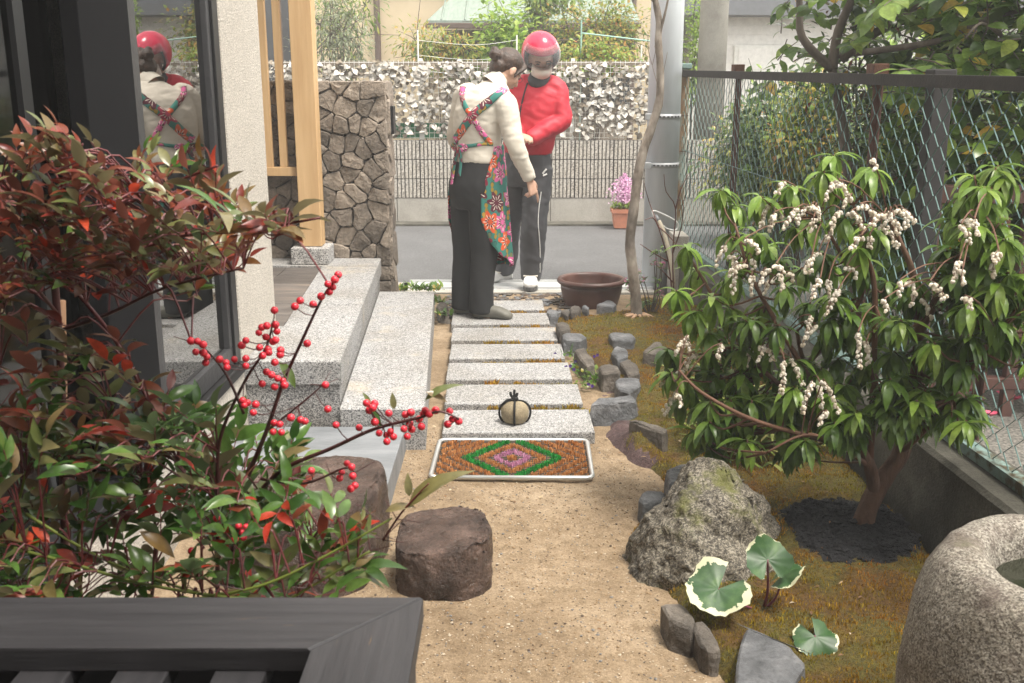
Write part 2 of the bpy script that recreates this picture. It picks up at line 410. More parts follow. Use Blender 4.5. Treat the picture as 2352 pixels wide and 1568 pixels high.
def wood(name, c1, c2, sc, rough=.6, along='Z', wear=None):
    m, n, L, b, o = _new(name)
    st = {'Z': (1, 1, .06), 'Y': (1, .06, 1), 'X': (.06, 1, 1)}[along]
    v = coord(n, L, st); t = noise_n(n, L, v, sc, 6, .65); r = ramp(n, [(.3, c1), (.7, c2)]); L.new(t.outputs[0], r.inputs[0]); c = r.outputs[0]
    if wear:
        t2 = noise_n(n, L, v, sc * 1.3, 5, .75); r2 = ramp(n, [(.66, (0, 0, 0)), (.72, (1, 1, 1))]); L.new(t2.outputs[0], r2.inputs[0])
        c = mixc(n, L, r2.outputs[0], c, wear)
    L.new(c, b.inputs['Base Color']); b.inputs['Roughness'].default_value = rough
    bumpn(n, L, t.outputs[0], b, .25, .004)
wood('cedar', (.47, .29, .135), (.60, .405, .21), 26)
wood('black_wood', (.026, .025, .028), (.048, .046, .050), 60, .5, 'X', (.13, .085, .05)); wood('black_wood_y', (.026, .025, .028), (.048, .046, .050), 60, .5, 'Y', (.13, .085, .05))
wood('stake_wood', (.12, .06, .03), (.22, .12, .06), 40, .8)
nm('rubble', [(.25, (.135, .11, .086)), (.5, (.22, .182, .145)), (.75, (.32, .27, .22))], 7, rough=.85, bump=.9, bscale=28, bdist=.03, objvar=.38, fine=(60, .7, 1.2))
nm('mortar', [(.3, (.07, .06, .05)), (.7, (.12, .105, .09))], 20, rough=.95, bump=.6, bscale=120)
nm('steel', [(.3, (.50, .53, .56)), (.7, (.60, .63, .66))], 3, rough=.5, metal=.15, bump=.05, fine=(9, .9, 1.06), stretch=(1, 1, .2))
plain('steel_band', (.36, .37, .38), .5, .3); plain('aluminium', (.62, .63, .63), .42, .35)
nm('concrete', [(.3, (.27, .25, .22)), (.5, (.38, .36, .32)), (.75, (.46, .44, .40))], 3, rough=.9, bump=.5, bscale=80, fine=(160, .75, 1.15))
nm('concrete_dark', [(.25, (.035, .033, .026)), (.5, (.075, .07, .055)), (.75, (.15, .14, .115))], 5, rough=.9, bump=.6, bscale=90, fine=(120, .7, 1.2))
speckle('block_face', (.47, .44, .39), (.24, .22, .20), (.58, .55, .50), 90, dk=.3, bump=.6)
plain('block_groove_shade', (.12, .11, .10), .9)  # darker than the faces: paints the shade in the grooves between ribs
nm('rust', [(.3, (.05, .02, .012)), (.55, (.10, .042, .024)), (.8, (.16, .075, .04))], 18, rough=.9, bump=.6, bscale=90)
nm('rusty_post', [(.2, (.16, .075, .035)), (.45, (.24, .16, .09)), (.55, (.30, .33, .29)), (.8, (.36, .42, .38))], 9, rough=.8, bump=.4, stretch=(1, 1, .5))
nm('dark_steel', [(.3, (.012, .011, .011)), (.7, (.028, .024, .022))], 12, rough=.85, bump=.3)
nm('green_wire', [(.3, (.05, .10, .095)), (.7, (.12, .20, .185))], 40, rough=.55, bump=0)
nm('green_rail', [(.3, (.10, .16, .15)), (.5, (.17, .25, .23)), (.64, (.06, .045, .02))], 14, rough=.7, bump=.3)
nm('brown_post', [(.3, (.07, .03, .024)), (.7, (.12, .055, .04))], 8, rough=.7, bump=.2)
plain('white_wire', (.70, .70, .66), .6); plain('green_plastic', (.03, .22, .09), .6)
# ================================================================ the ground
gm = MB(); gm.add([(-150, -60, -.10), (150, -60, -.10), (150, 240, -.10), (-150, 240, -.10)], [(0, 1, 2, 3)]); struct('ground', gm, 'dirt')
def grid(x0, x1, y0, y1, st, hf):
    nx = int((x1 - x0) / st) + 1; ny = int((y1 - y0) / st) + 1; mb = MB()
    vs = []
    for j in range(ny):
        for i in range(nx):
            x = x0 + (x1 - x0) * i / (nx - 1); y = y0 + (y1 - y0) * j / (ny - 1); vs.append((x, y, hf(x, y)))
    mb.add(vs, [(j * nx + i, j * nx + i + 1, (j + 1) * nx + i + 1, (j + 1) * nx + i) for j in range(ny - 1) for i in range(nx - 1)]); return mb
struct('sand_path', grid(-1.2, 1.25, -1.0, 6.95, .03, lambda x, y: fbm((x, y, 0), 2.2, 3) * .012 + fbm((x, y, 3), 14, 3) * .004), 'sand', True)
# garden bed outline (metres), counter-clockwise
BED = [(.97, -.6), (.56, 1.9), (.52, 2.15), (.475, 2.35), (.43, 2.55), (.425, 2.8), (.36, 2.95), (.37, 3.1), (.47, 3.3), (.545, 3.45), (.515, 3.6), (.44, 3.72), (.37, 3.95), (.375, 4.3), (.36, 4.7), (.33, 5.2), (.26, 5.65), (.23, 6.0), (.27, 6.25), (.42, 6.3), (.72, 6.36), (.8, 6.7), (1.23, 6.8), (1.42, -.6)][::-1]
SOIL = [(.32, 3.62), (.50, 3.58), (.56, 3.66), (.46, 3.85), (.52, 4.05), (.56, 4.5), (.50, 4.9), (.36, 5.25), (.3, 5.2), (.33, 4.0)][::-1]
MULCH = [gz(*p, .03) for p in ((1790, 1190), (1850, 1165), (1960, 1160), (2090, 1195), (2120, 1260), (2050, 1300), (1920, 1300), (1830, 1260))]
MULCH = [(p.x, p.y) for p in MULCH]
def sdist(poly, x, y):
    """signed distance, positive inside"""
    d = 1e9; ins = False; n = len(poly)
    for i in range(n):
        x0, y0 = poly[i]; x1, y1 = poly[(i + 1) % n]
        if (y0 > y) != (y1 > y) and x < (x1 - x0) * (y - y0) / (y1 - y0) + x0: ins = not ins
        dx, dy = x1 - x0, y1 - y0; t = max(0, min(1, ((x - x0) * dx + (y - y0) * dy) / (dx * dx + dy * dy)))
        d = min(d, (x - x0 - t * dx) ** 2 + (y - y0 - t * dy) ** 2)
    return math.sqrt(d) * (1 if ins else -1)
def bedh(x, y):
    d = sdist(BED, x, y) + fbm((x, y, 9), 9, 2) * .025
    t = max(0, min(1, (d + .01) / .09)); t = t * t * (3 - 2 * t)
    ds = sdist(SOIL, x, y); lower = max(0, min(1, (ds + .02) / .06)) * .025
    return -.035 + t * (.07 + fbm((x, y, 1), 3.5, 3) * .03 + fbm((x, y, 5), 11, 2) * .02) - lower * t + .02 * max(0, min(1, (x - .7) / .6)) * t
bx = grid(.18, 1.34, 1.5, 6.8, .025, bedh)
keep = [(f) for f in bx.f if max(bx.v[i][2] for i in f) > -.028]; bx.f = keep
def fcol(f):
    x = sum(bx.v[i][0] for i in f) / 4; y = sum(bx.v[i][1] for i in f) / 4
    if sdist(MULCH, x, y) + fbm((x, y, 2), 12, 2) * .03 > 0: return 1
    if sdist(SOIL, x, y) + fbm((x, y, 2), 12, 2) * .03 > 0: return 2
    return 0
bx.mi = [fcol(f) for f in bx.f]
struct('moss_bed', bx, ['moss_ground', 'mulch', 'soil'], True)
# moss shoots
mb = MB(); rng = random.Random(3); cnt = 0
gaps = []
def shoot(x, y, z, h):
    a = rng.uniform(0, 6.28); l = rng.uniform(.0, .5) * h; w_ = h * .2; ca, sa = math.cos(a), math.sin(a); b = rng.uniform(0, 6.28); cb, sb = math.cos(b) * w_, math.sin(b) * w_
    mb.add([(x - cb, y - sb, z - .004), (x + cb, y + sb, z - .004), (x + ca * l + cb * .8, y + sa * l + sb * .8, z + h * .6), (x + ca * l * 1.6, y + sa * l * 1.6, z + h)], [(0, 1, 2), (0, 2, 3)])
while cnt < 78000:
    y = 1.75 + (6.75 - 1.75) * rng.random() ** 1.25; x = rng.uniform(.2, 1.32)
    if sdist(BED, x, y) < .0 or sdist(MULCH, x, y) > -.01 + rng.uniform(-.02, .02) or sdist(SOIL, x, y) > -.01 + rng.uniform(-.02, .03): continue
    cl = fbm((x, y, 4), 10, 2)
    shoot(x, y, bedh(x, y), rng.uniform(.004, .010) * (1 + .6 * cl)); cnt += 1
o = obj('moss', mb, 'moss_blade', None, True, kind='stuff'); tag(o, 'rust and olive coloured moss carpeting the garden bed', 'moss')
# loose bits on the sand and mulch
def pebble_field(name, n, area, size, mats, label, cat, poly=None, hz=None, inside=True, flat=.6):
    mb = MB(); rr = random.Random(n)
    k = 0; tries = 0
    while k < n and tries < n * 20:
        tries += 1
        x = rr.uniform(area[0], area[1]); y = rr.uniform(area[2], area[3])
        if poly and (sdist(poly, x, y) > 0) != inside: continue
        r = rr.uniform(*size) * (1 if rr.random() < .9 else 1.9); z = (hz(x, y) if hz else 0); a = rr.uniform(0, 6)
        vs = []
        for q, (dx, dy) in enumerate(((1, 0), (.3, .9), (-.8, .6), (-.7, -.6), (.4, -.9))):
            s_ = r * rr.uniform(.7, 1.2); vs.append((x + (dx * math.cos(a) - dy * math.sin(a)) * s_, y + (dx * math.sin(a) + dy * math.cos(a)) * s_, z + r * flat * rr.uniform(.1, .4)))
        vs.append((x, y, z + r * flat * rr.uniform(.8, 1.2))); vs.append((x, y, z - r))
        mb.add(vs, [(0, 1, 5), (1, 2, 5), (2, 3, 5), (3, 4, 5), (4, 0, 5)] + [(1, 0, 6), (2, 1, 6), (3, 2, 6), (4, 3, 6), (0, 4, 6)], rr.randrange(len(mats))); k += 1
    o = obj(name, mb, mats, None, False, kind='stuff'); tag(o, label, cat)
plain('grit_light', (.42, .35, .26), .8); plain('grit_tan', (.25, .168, .093), .9); plain('grit_grey', (.16, .15, .14), .85); plain('grit_dark', (.08, .055, .04), .9)
pebble_field('grit', 9000, (-.46, .6, 1.6, 4.1), (.0012, .0034), ['grit_light', 'grit_light', 'grit_tan', 'grit_tan', 'grit_tan', 'grit_grey', 'grit_dark'], 'loose coarse grit lying on the sandy path', 'grit', BED, lambda x, y: fbm((x, y, 0), 2.2, 3) * .012 + fbm((x, y, 3), 14, 3) * .004 + .001, False)
pebble_field('charcoal_mulch', 1500, (.8, 1.4, 2.6, 3.4), (.004, .010), ['mulch'], 'black charcoal mulch heaped round the flowering shrub', 'mulch', MULCH, bedh)
# road, gutter, threshold
rd = MB(); rd.add([(-60, 7.42, -.012), (60, 7.42, -.012), (60, 10.5, -.012), (-60, 10.5, -.012)], [(0, 1, 2, 3)]); struct('road', rd, 'asphalt')
gt = MB(); gt.box((-30, 10.46, -.08), (30, 10.66, .012), bev=.006); struct('gutter', gt, 'concrete_dark')
sf = MB(); sf.box((-30, 6.62, -.09), (-.8, 7.418, -.006)); sf.box((1.35, 7.0, -.09), (30, 7.418, -.006)); struct('road_verge', sf, 'concrete')
t = thing('gate_threshold', 'pale aluminium sliding gate track set across the garden entrance', 'threshold', (.1, 7.15, 0))
a = MB(); a.box((-.75, 6.96, -.06), (1.0, 7.06, .012), bev=.003); obj('concrete_edge', a, 'concrete', t)
a = MB(); a.box((-.75, 7.065, -.06), (1.0, 7.40, .006), bev=.002); obj('track_plate', a, 'aluminium', t)
a = MB(); a.box((-.75, 7.10, .006), (1.0, 7.115, .022)); obj('rail', a, 'aluminium', t)
a = MB(); a.box((-.75, 7.36, .006), (1.0, 7.375, .022)); obj('rail', a, 'aluminium', t)
# ================================================================ house on the left
H = thing('house', 'cream stuccoed house with black framed sliding window and raised entrance porch', 'house', (-1.2, 4.2, 0))
a = MB(); a.box((-1.30, -1.2, -.1), (-1.07, 3.905, .315), bev=.004); a.box((-1.30, 3.905, -.1), (-1.07, 4.5, 3.1), bev=.006); a.box((-1.30, -1.2, 2.2), (-1.07, 3.9, 3.1)); obj('stucco_wall', a, 'stucco', H)
a = MB(); a.box((-6, 4.32, -.1), (-1.302, 4.498, 3.1)); obj('porch_side_wall', a, 'stucco', H)
wn = MB(); wn.box((-1.22, -.9, .32), (-1.06, 3.9, .365), bev=.004); wn.box((-1.22, 3.83, .367), (-1.075, 3.9, 2.2), bev=.003); wn.box((-1.22, -.9, 2.15), (-1.08, 3.828, 2.2))
W_ = obj('window', wn, 'black_metal', H)
a = MB(); a.box((-1.13, 3.79, .44), (-1.085, 3.828, 2.1), bev=.003); a.box((-1.13, 3.0, .367), (-1.085, 3.828, .44), bev=.003); obj('sash', a, 'sash_grey', W_)
a = MB(); a.box((-1.128, 2.99, .37), (-1.08, 3.06, 2.15), bev=.003); obj('sash_stile', a, 'sash_grey', W_)
a = MB(); a.box((-1.112, 3.062, .442), (-1.106, 3.788, 2.15)); obj('pane', a, 'window_glass', W_)
a = MB(); a.box((-1.12, 2.64, .37), (-1.072, 2.985, 2.15), bev=.003); obj('shutter_panel', a, 'black_panel', W_)
a = MB(); a.box((-1.084, 3.02, .88), (-1.072, 3.035, 1.16)); obj('handle', a, 'black_metal', W_)
a = MB(); a.box((-1.15, -.9, .37), (-1.144, 2.63, 2.15)); obj('screen_pane', a, 'screen_glass', W_)
for y in (2.42, .8): 
    a = MB(); a.box((-1.165, y, .37), (-1.13, y + .05, 2.15)); obj('screen_stile', a, 'black_metal', W_)
a = MB(); a.box((-4.2, -1.1, .25), (-4.1, 4.3, 3.0)); a.box((-4.1, -1.1, .25), (-1.302, 4.3, .3)); a.box((-4.1, -1.1, 2.6), (-1.302, 4.3, 2.7)); a.box((-4.1, -1.2, .25), (-1.302, -1.12, 2.7)); obj('room_interior', a, 'room', H)
cu = MB(); vs = []
for i in range(60):
    y = 3.04 + .76 * i / 59; vs += [(-1.2 + .018 * math.sin(i * .9), y, .34), (-1.2 + .022 * math.sin(i * .9 + .2), y, 2.14)]
cu.add(vs, [(2 * i, 2 * i + 2, 2 * i + 3, 2 * i + 1) for i in range(59)]); obj('curtain', cu, 'curtain', H, True)
plain('soffit', (.35, .33, .30), .8); plain('roof_metal', (.06, .06, .065), .5)
a = MB(); a.box((-6, -5.5, 3.1), (-.98, 6.75, 3.22)); a.box((-.978, -5.5, 2.72), (3.2, .5, 2.84)); obj('roof', a, ['roof_metal'], H)  # second box: unseen canopy added over the camera to darken the foreground
a = MB(); a.box((-1.066, -1.7, -.1), (3.2, -1.5, 2.718)); obj('rear_shade_wall', a, 'stucco', H)  # unseen wall added behind the camera, blocks sky light from the foreground
# porch
xu = lambda y: -.682 - .058 * (y - 3.9); xi = lambda y: -1.04 - .066 * (y - 4.5); xl = lambda y: -.346 - .058 * (y - 3.855)
P = thing('porch_steps', 'speckled granite entrance steps with dark tiled landing', 'steps', (-.9, 5, 0))
for y0, y1 in ((3.91, 4.95), (4.954, 6.05)):
    a = MB(); a.prism([(max(-1.068, xi(y0)) if y0 < 4.5 else xi(y0), y0), (xu(y0), y0), (xu(y1), y1), (xi(y1), y1)] if y0 > 4.5 else [(-1.068, y0), (xu(y0), y0), (xu(y1), y1), (xi(y1), y1), (xi(4.502), 4.502), (-1.068, 4.502)], .262, .36, bev=.006); obj('upper_step_slab', a, 'granite', P)
a = MB(); a.prism([(-3.2, 6.054), (xu(6.054), 6.054), (xu(6.33), 6.33), (-3.2, 6.33)], .262, .36, bev=.006); obj('upper_step_slab', a, 'granite', P)
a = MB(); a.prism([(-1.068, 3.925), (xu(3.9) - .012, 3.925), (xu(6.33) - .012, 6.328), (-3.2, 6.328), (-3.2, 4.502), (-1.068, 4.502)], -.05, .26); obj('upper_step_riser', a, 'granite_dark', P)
a = MB(); a.prism([(xu(3.855) - .004, 3.857), (xl(3.857), 3.857), (xl(6.17), 6.17), (xu(6.17) - .004, 6.17)], -.06, .18, bev=.007); obj('lower_step', a, 'granite', P)
a = MB(); a.box((-3.2, 4.504, .262), (-1.052, 6.05, .335)); obj('landing_bed', a, 'joint', P)
for i in range(7):
    for j in range(6):
        x1 = -1.055 - .302 * i; y0 = 4.51 + .258 * j; y1 = min(y0 + .252, 6.048)
        a = MB()
        if i == 0: a.prism([(x1 - .296, y0), (xi(y0) - .004, y0), (xi(y1) - .004, y1), (x1 - .296, y1)], .334, .352, bev=.003)
        else: a.box((x1 - .296, y0, .334), (x1, y1, .352), bev=.003)
        obj('tile', a, 'porch_tile', P)
a = MB(); a.box((-1.068, 3.05, -.05), (-.425, 3.85, .105), bev=.004); o = obj('terrace_slab', a, 'slate_tile'); tag(o, 'smooth grey slate slab lying against the lower granite step', 'slab')
# post and lattice
B = thing('porch_post', 'square pale cedar post on a granite block with slatted screen', 'post', (-1.22, 6.2, .36))
a = MB(); a.box((-1.335, 6.085, .361), (-1.11, 6.30, .462), bev=.006); obj('base_stone', a, 'granite_rough', B)
a = MB(); a.box((-1.285, 6.14, .464), (-1.155, 6.265, 3.09), bev=.004); obj('post', a, 'cedar', B)
a = MB(); a.box((-2.2, 6.175, .885), (-1.286, 6.235, .937), bev=.002); obj('lower_rail', a, 'cedar', B)
a = MB(); a.box((-2.2, 6.175, 2.5), (-1.286, 6.235, 2.56), bev=.002); obj('upper_rail', a, 'cedar', B)
for i in range(8):
    x = -1.349 - .087 * i; a = MB(); a.box((x - .043, 6.185, .938), (x, 6.225, 2.499), bev=.002); obj('slat', a, 'cedar', B)
# rubble stone wall: cells of a Voronoi pattern, each stone its own block
def clip(poly, px, py, nx, ny):
    out = []
    for i in range(len(poly)):
        a, b = poly[i], poly[(i + 1) % len(poly)]
        da = (a[0] - px) * nx + (a[1] - py) * ny; db = (b[0] - px) * nx + (b[1] - py) * ny
        if da <= 0: out.append(a)
        if (da < 0 < db) or (db < 0 < da):
            t = da / (da - db); out.append((a[0] + (b[0] - a[0]) * t, a[1] + (b[1] - a[1]) * t))
    return out
def cells(w, h, n, rr, relax=2):
    pts = []
    for _ in range(n): 
        best = max(((rr.uniform(0, w), rr.uniform(0, h)) for _ in range(5)), key=lambda p: min([((p[0] - q[0]) ** 2 + (p[1] - q[1]) ** 2) for q in pts] + [9])); pts.append(best)
    out = []
    for i, p in enumerate(pts):
        poly = [(0, 0), (w, 0), (w, h), (0, h)]
        for q in sorted(pts, key=lambda q: (q[0] - p[0]) ** 2 + (q[1] - p[1]) ** 2)[1:26]:
            poly = clip(poly, (p[0] + q[0]) / 2, (p[1] + q[1]) / 2, q[0] - p[0], q[1] - p[1])
            if len(poly) < 3: break
        if len(poly) >= 3: out.append(poly)
    return out
SW = thing('stone_wall', 'brown rubble stone wall ending beside the garden entrance', 'wall', (-1.5, 6.5, 0))
a = MB(); a.box((-3.4, 6.37, -.1), (-.775, 6.62, 1.425)); obj('mortar_core', a, 'mortar', SW)
rr = random.Random(12)
def stone(poly, to3, nrm, parent, depth=.028, mat='rubble', name='stone', back=.03):
    n0 = len(poly); cx = sum(p[0] for p in poly) / n0; cy = sum(p[1] for p in poly) / n0
    P_ = []
    for i in range(n0):                                   # corners knocked off, edges uneven
        a, b = poly[i], poly[(i + 1) % n0]; L_ = math.hypot(b[0] - a[0], b[1] - a[1])
        if L_ < .02: P_.append(a); continue
        for t in (.12, .5, .88): P_.append((a[0] + (b[0] - a[0]) * t + rr.uniform(-.005, .005), a[1] + (b[1] - a[1]) * t + rr.uniform(-.005, .005)))
    n = len(P_); D = depth * rr.uniform(.75, 1.4); tx, ty = rr.uniform(-.12, .12), rr.uniform(-.12, .12)
    rings = []
    for ins, dz in ((.0015, -back), (.0015, D * .55), (.007, D * .96), (.03, D * 1.0)):
        r = []
        for x, y in P_:
            d = math.hypot(x - cx, y - cy) or 1; k = max(.15, 1 - ins / d)
            X, Y = cx + (x - cx) * k, cy + (y - cy) * k
            zz = dz + (((X - cx) * tx + (Y - cy) * ty) + fbm((X + cx * 9, Y, cy * 5), 14, 2) * .008 if dz > D * .3 else 0)
            r.append(to3(X, Y, zz))
        rings.append(r)
    mb = MB(); vs = [p for r in rings for p in r] + [to3(cx, cy, D * 1.02)]
    fs = [(i * n + k, i * n + (k + 1) % n, (i + 1) * n + (k + 1) % n, (i + 1) * n + k) for i in range(3) for k in range(n)] + [(3 * n + k, 3 * n + (k + 1) % n, 4 * n) for k in range(n)]
    mb.add(vs, fs); return obj(name, mb, mat, parent)
for poly in cells(1.52, 1.44, 200, rr): stone(poly, lambda x, y, z: (-2.28 + x, 6.365 - z, y), None, SW)
for poly in cells(.27, 1.44, 16, rr): stone(poly, lambda x, y, z: (-.772 + z * .6, 6.355 + x, y), None, SW)
for poly in cells(1.5, .25, 12, rr): stone(poly, lambda x, y, z: (-2.28 + x, 6.37 + y, 1.425 + z * .4), None, SW)
a = MB(); a.box((-.752, 6.40, 1.12), (-.728, 6.52, 1.29), bev=.004); obj('intercom_box', a, 'black_metal', SW)
# ================================================================ stepping slabs of the path
slabs = [(6.64, .27, .57), (6.31, .27, .60)]
px_L = lambda y: -.288 - .037 * (y - 3.93)
for i in range(7):
    y0 = 3.93 + .382 * i; d = .30 if i < 6 else .29; wd = .625 - .008 * i
    x0 = px_L(y0) + rng.uniform(-.006, .006); r_ = math.radians(-2.3 + rng.uniform(-.5, .5))
    M = Matrix.Translation((x0, y0, 0)) @ Matrix.Rotation(-r_ * .4, 4, 'Z')
    a = MB(); a.box((0, 0, -.06), (wd, d, .05), M, bev=.006); o = obj('paving_slab', a, 'granite')
    lab = ['granite paving slab with the rope-tied stone standing on it', 'granite paving slab next behind the one bearing the rope-tied stone', 'granite paving slab beside the violets, third from the doormat', 'granite paving slab fourth from the doormat', 'granite paving slab fifth from the doormat', 'granite paving slab under the woman\'s clogs', 'granite paving slab next to the gate threshold'][i]
    tag(o, lab, 'paving slab', 'granite slabs of the garden path')
    if i < 6:                                             # moss in the joint
        mb = MB()
        for k in range(800):
            x = x0 + wd * rng.uniform(.28, .99); y = y0 + d + rng.uniform(.012, .07); shoot(x, y, .026, rng.uniform(.012, .028) * (1.2 if fbm((x * 3, y, 0), 4) > 0 else .6))
        o = obj('joint_moss', mb, 'moss_blade', None, True, kind='stuff'); tag(o, 'line of brown moss in the joint behind granite slab %s the doormat' % ['next to', 'second from', 'third from', 'fourth from', 'fifth from', 'sixth from'][i], 'moss', 'moss in the joints of the path')
# ================================================================ across the road
leafm('bush_green', [(0, (.07, .13, .024)), (.4, (.13, .22, .036)), (.75, (.22, .31, .055)), (1, (.34, .35, .065))], trans=.42)
leafm('bush_lime', [(0, (.14, .25, .03)), (.5, (.26, .40, .055)), (1, (.38, .48, .10))], trans=.48)
leafm('bush_yellow', [(0, (.19, .23, .04)), (.35, (.34, .33, .065)), (.7, (.48, .37, .08)), (1, (.44, .18, .06))], trans=.45)
leafm('bush_olive', [(0, (.13, .16, .09)), (.5, (.20, .23, .14)), (1, (.30, .33, .22))], trans=.3)
leafm('hedge_dark', [(0, (.03, .065, .014)), (.5, (.065, .125, .025)), (.85, (.12, .19, .036)), (1, (.20, .24, .055))], trans=.38, rough=.3)
leafm('hedge_red', [(0, (.03, .06, .015)), (.5, (.05, .075, .02)), (.7, (.12, .05, .02)), (1, (.20, .045, .02))], trans=.3)
leafm('screen_leaf', [(0, (.28, .25, .21)), (.3, (.42, .39, .34)), (.7, (.56, .53, .475)), (1, (.68, .65, .60))], rough=.5, trans=.15, back=(.20, .16, .12))
leafm('screen_leaf_shade', [(0, (.10, .08, .055)), (1, (.22, .18, .13))], rough=.6, trans=.15)  # under-leaves coloured as the brown shadow between the pale leaves
nm('bark', [(.3, (.06, .045, .035)), (.6, (.13, .105, .085)), (.8, (.2, .17, .14))], 14, rough=.9, bump=.7, bscale=60, stretch=(1, 1, .35))
nm('far_wall', [(.3, (.50, .41, .27)), (.7, (.58, .48, .33))], 2, rough=.95, bump=.2)
nm('far_wall_brown', [(.3, (.16, .13, .10)), (.7, (.23, .19, .15))], 2, rough=.9)
nm('far_roof', [(.3, (.15, .20, .17)), (.7, (.23, .28, .25))], 5, rough=.6, bump=.1, stretch=(6, 1, 1))
plain('dark_trim', (.09, .06, .045), .7); plain('white_siding', (.72, .71, .68), .8); plain('dark_glass', (.03, .032, .035), .2); plain('grey_roof', (.10, .105, .115), .6)
BW = thing('block_wall', 'ribbed concrete block wall on a plain footing across the road', 'wall', (0, 10.7, 0))
for i in range(-5, 6):
    a = MB(); a.box((i * .8 - .397, 10.66, -.08), (i * .8 + .397, 10.80, .252), bev=.004); obj('footing_panel', a, 'concrete', BW)
bm_ = []
for k in range(3):
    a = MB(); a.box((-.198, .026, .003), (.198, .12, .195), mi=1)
    for q in range(10):
        x = -.198 + .0396 * q; a.box((x + .0055, .0, .004), (x + .034, .0265, .194))
    bm_.append(mesh_of('block', a, ['block_face', 'block_groove_shade']))
for j in range(3):
    for i in range(-10, 11): inst('block', bm_[(i + j) % 3], Matrix.Translation((i * .4 + (.05), 10.655 + random.uniform(-.002, .002), .255 + j * .198)), BW)
# leaf screen on a wire fence
SF = thing('leaf_screen_fence', 'wire fence covered with a sheet of bleached whitish leaves above the block wall', 'fence', (0, 10.7, .85))
a = MB()
for i in range(0, 90): a.tube([(-2.9 + .05 * i, 10.70, .86), (-2.9 + .05 * i, 10.70, 1.64)], .0022, 4)
for j in range(16): a.tube([(-2.9, 10.696, .87 + .05 * j), (1.6, 10.696, .87 + .05 * j)], .0022, 4)
obj('wire_grid', a, 'white_wire', SF)
a = MB(); a.box((-2.95, 10.72, 1.59), (1.65, 10.75, 1.63)); obj('top_rail', a, 'far_wall_brown', SF)
for x in (-2.6, -.95, .6, 1.6):
    a = MB(); a.box((x, 10.725, .85), (x + .04, 10.765, 1.66)); obj('post', a, 'white_wire', SF)
a = MB(); a.box((-2.4, 10.76, .86), (-.35, 10.765, 1.02)); obj('green_sheet', a, 'green_plastic', SF)
lv = Leaves([(*leaf_proto(.065, .062, .25, .5, 4, .35), 'screen_leaf'), (*leaf_proto(.055, .05, -.2, .3, 4, .4), 'screen_leaf'), (*leaf_proto(.06, .045, .1, .9, 4, .4), 'screen_leaf'), (*leaf_proto(.06, .055, .2, .5, 4, .4), 'screen_leaf_shade')])
rr = random.Random(5)
for i in range(3000):
    x = rr.uniform(-2.75, 1.5); z = rr.uniform(.90, 1.66) if rr.random() < .9 else rr.uniform(1.5, 1.72)
    if z > 1.60 + .07 * fbm((x, 0, 0), 2.5, 3) + .03 * rr.random(): continue
    if z < .98 and rr.random() < .4: continue
    brown = rr.random() < .45; Y = 10.685 - (0 if brown else .02) + rr.uniform(-.012, .012)
    d = Vector((rr.uniform(-1, 1), rr.uniform(-.5, -.1), rr.uniform(-1, .15))); lv.put(3 if brown else rr.randrange(3), xf((x, Y, z), d, (rr.uniform(-.5, .5), -.6 if not brown else -1, rr.uniform(.2, 1.1)), rr.uniform(.7, 1.25)))
lv.build(SF)
def bush(name, label, cat, c, rad, n, lf, group=None, limit=0, base=None, stems=5, seed=1, shell=.55, droop=.3, mat_stem='bark', clumps=9):
    """a shrub: stems reaching through clumps of leaves"""
    rr = random.Random(seed); base = base or (c[0], c[1], -.05); t = thing(name, label, cat, base, group)
    cl = []
    for k in range(clumps):
        while True:
            p = Vector((rr.uniform(-1, 1), rr.uniform(-1, 1), rr.uniform(-1, 1)))
            if p.length < 1: break
        p = p * (.45 + .4 * rr.random()); cl.append((Vector((c[0] + p.x * rad[0], c[1] + p.y * rad[1], c[2] + p.z * rad[2])), rr.uniform(.32, .6)))
    mb = MB()
    for k, (p, s_) in enumerate(cl):
        b = Vector(base) + Vector((rr.uniform(-.06, .06), rr.uniform(-.06, .06), 0)); mid = b.lerp(p, .5) + Vector((rr.uniform(-.1, .1), rr.uniform(-.1, .1), .1)) * rad[2]
        mb.tube(smoothpath([b, mid, p], 4), [max(.004, .018 * rad[2] * (1 - i / 11)) for i in range(9)], 5)
        for _ in range(stems):
            q = p + Vector((rr.gauss(0, 1) * rad[0], rr.gauss(0, 1) * rad[1], rr.gauss(0, .8) * rad[2])) * s_ * .7; mb.tube([p, p.lerp(q, .5) + Vector((0, 0, .03)), q], [.006, .004, .002], 4)
    obj('stems', mb, mat_stem, t, kind='stuff')
    lv = Leaves(lf)
    for i in range(n):
        p, s_ = cl[rr.randrange(len(cl))]
        v = Vector((rr.gauss(0, 1), rr.gauss(0, 1), rr.gauss(0, 1))); v = v.normalized() * (rr.random() ** .4)
        q = p + Vector((v.x * rad[0], v.y * rad[1], v.z * rad[2])) * s_
        d = v + Vector((rr.uniform(-.6, .6), rr.uniform(-.6, .6), rr.uniform(-.6, .5) - droop))
        if d.length < .01: d = Vector((0, -1, 0))
        lv.put(rr.randrange(len(lf)), xf(q, d, (rr.uniform(-.4, .4), -.3 + rr.uniform(-.4, .4), 1), rr.uniform(.6, 1.2)))
    lv.build(t, limit); return t
LP = lambda L_, W, m, **k: (*leaf_proto(L_, W, **k), m)
bush('shrub', 'sparse silvery olive shrub behind the leafy screen by the cedar post', 'shrub', (-1.95, 11.7, 1.85), (.5, .4, .85), 2200, [LP(.07, .016, 'bush_olive', nseg=3), LP(.06, .014, 'bush_olive', nseg=3)], 'shrubs behind the leaf screen', seed=2)
bush('shrub', 'tall dark bamboo-like shrub behind the silvery olive shrub', 'shrub', (-2.1, 13, 2.2), (.6, .4, .8), 1200, [LP(.11, .025, 'bush_green', nseg=3)], 'shrubs behind the leaf screen', seed=3)
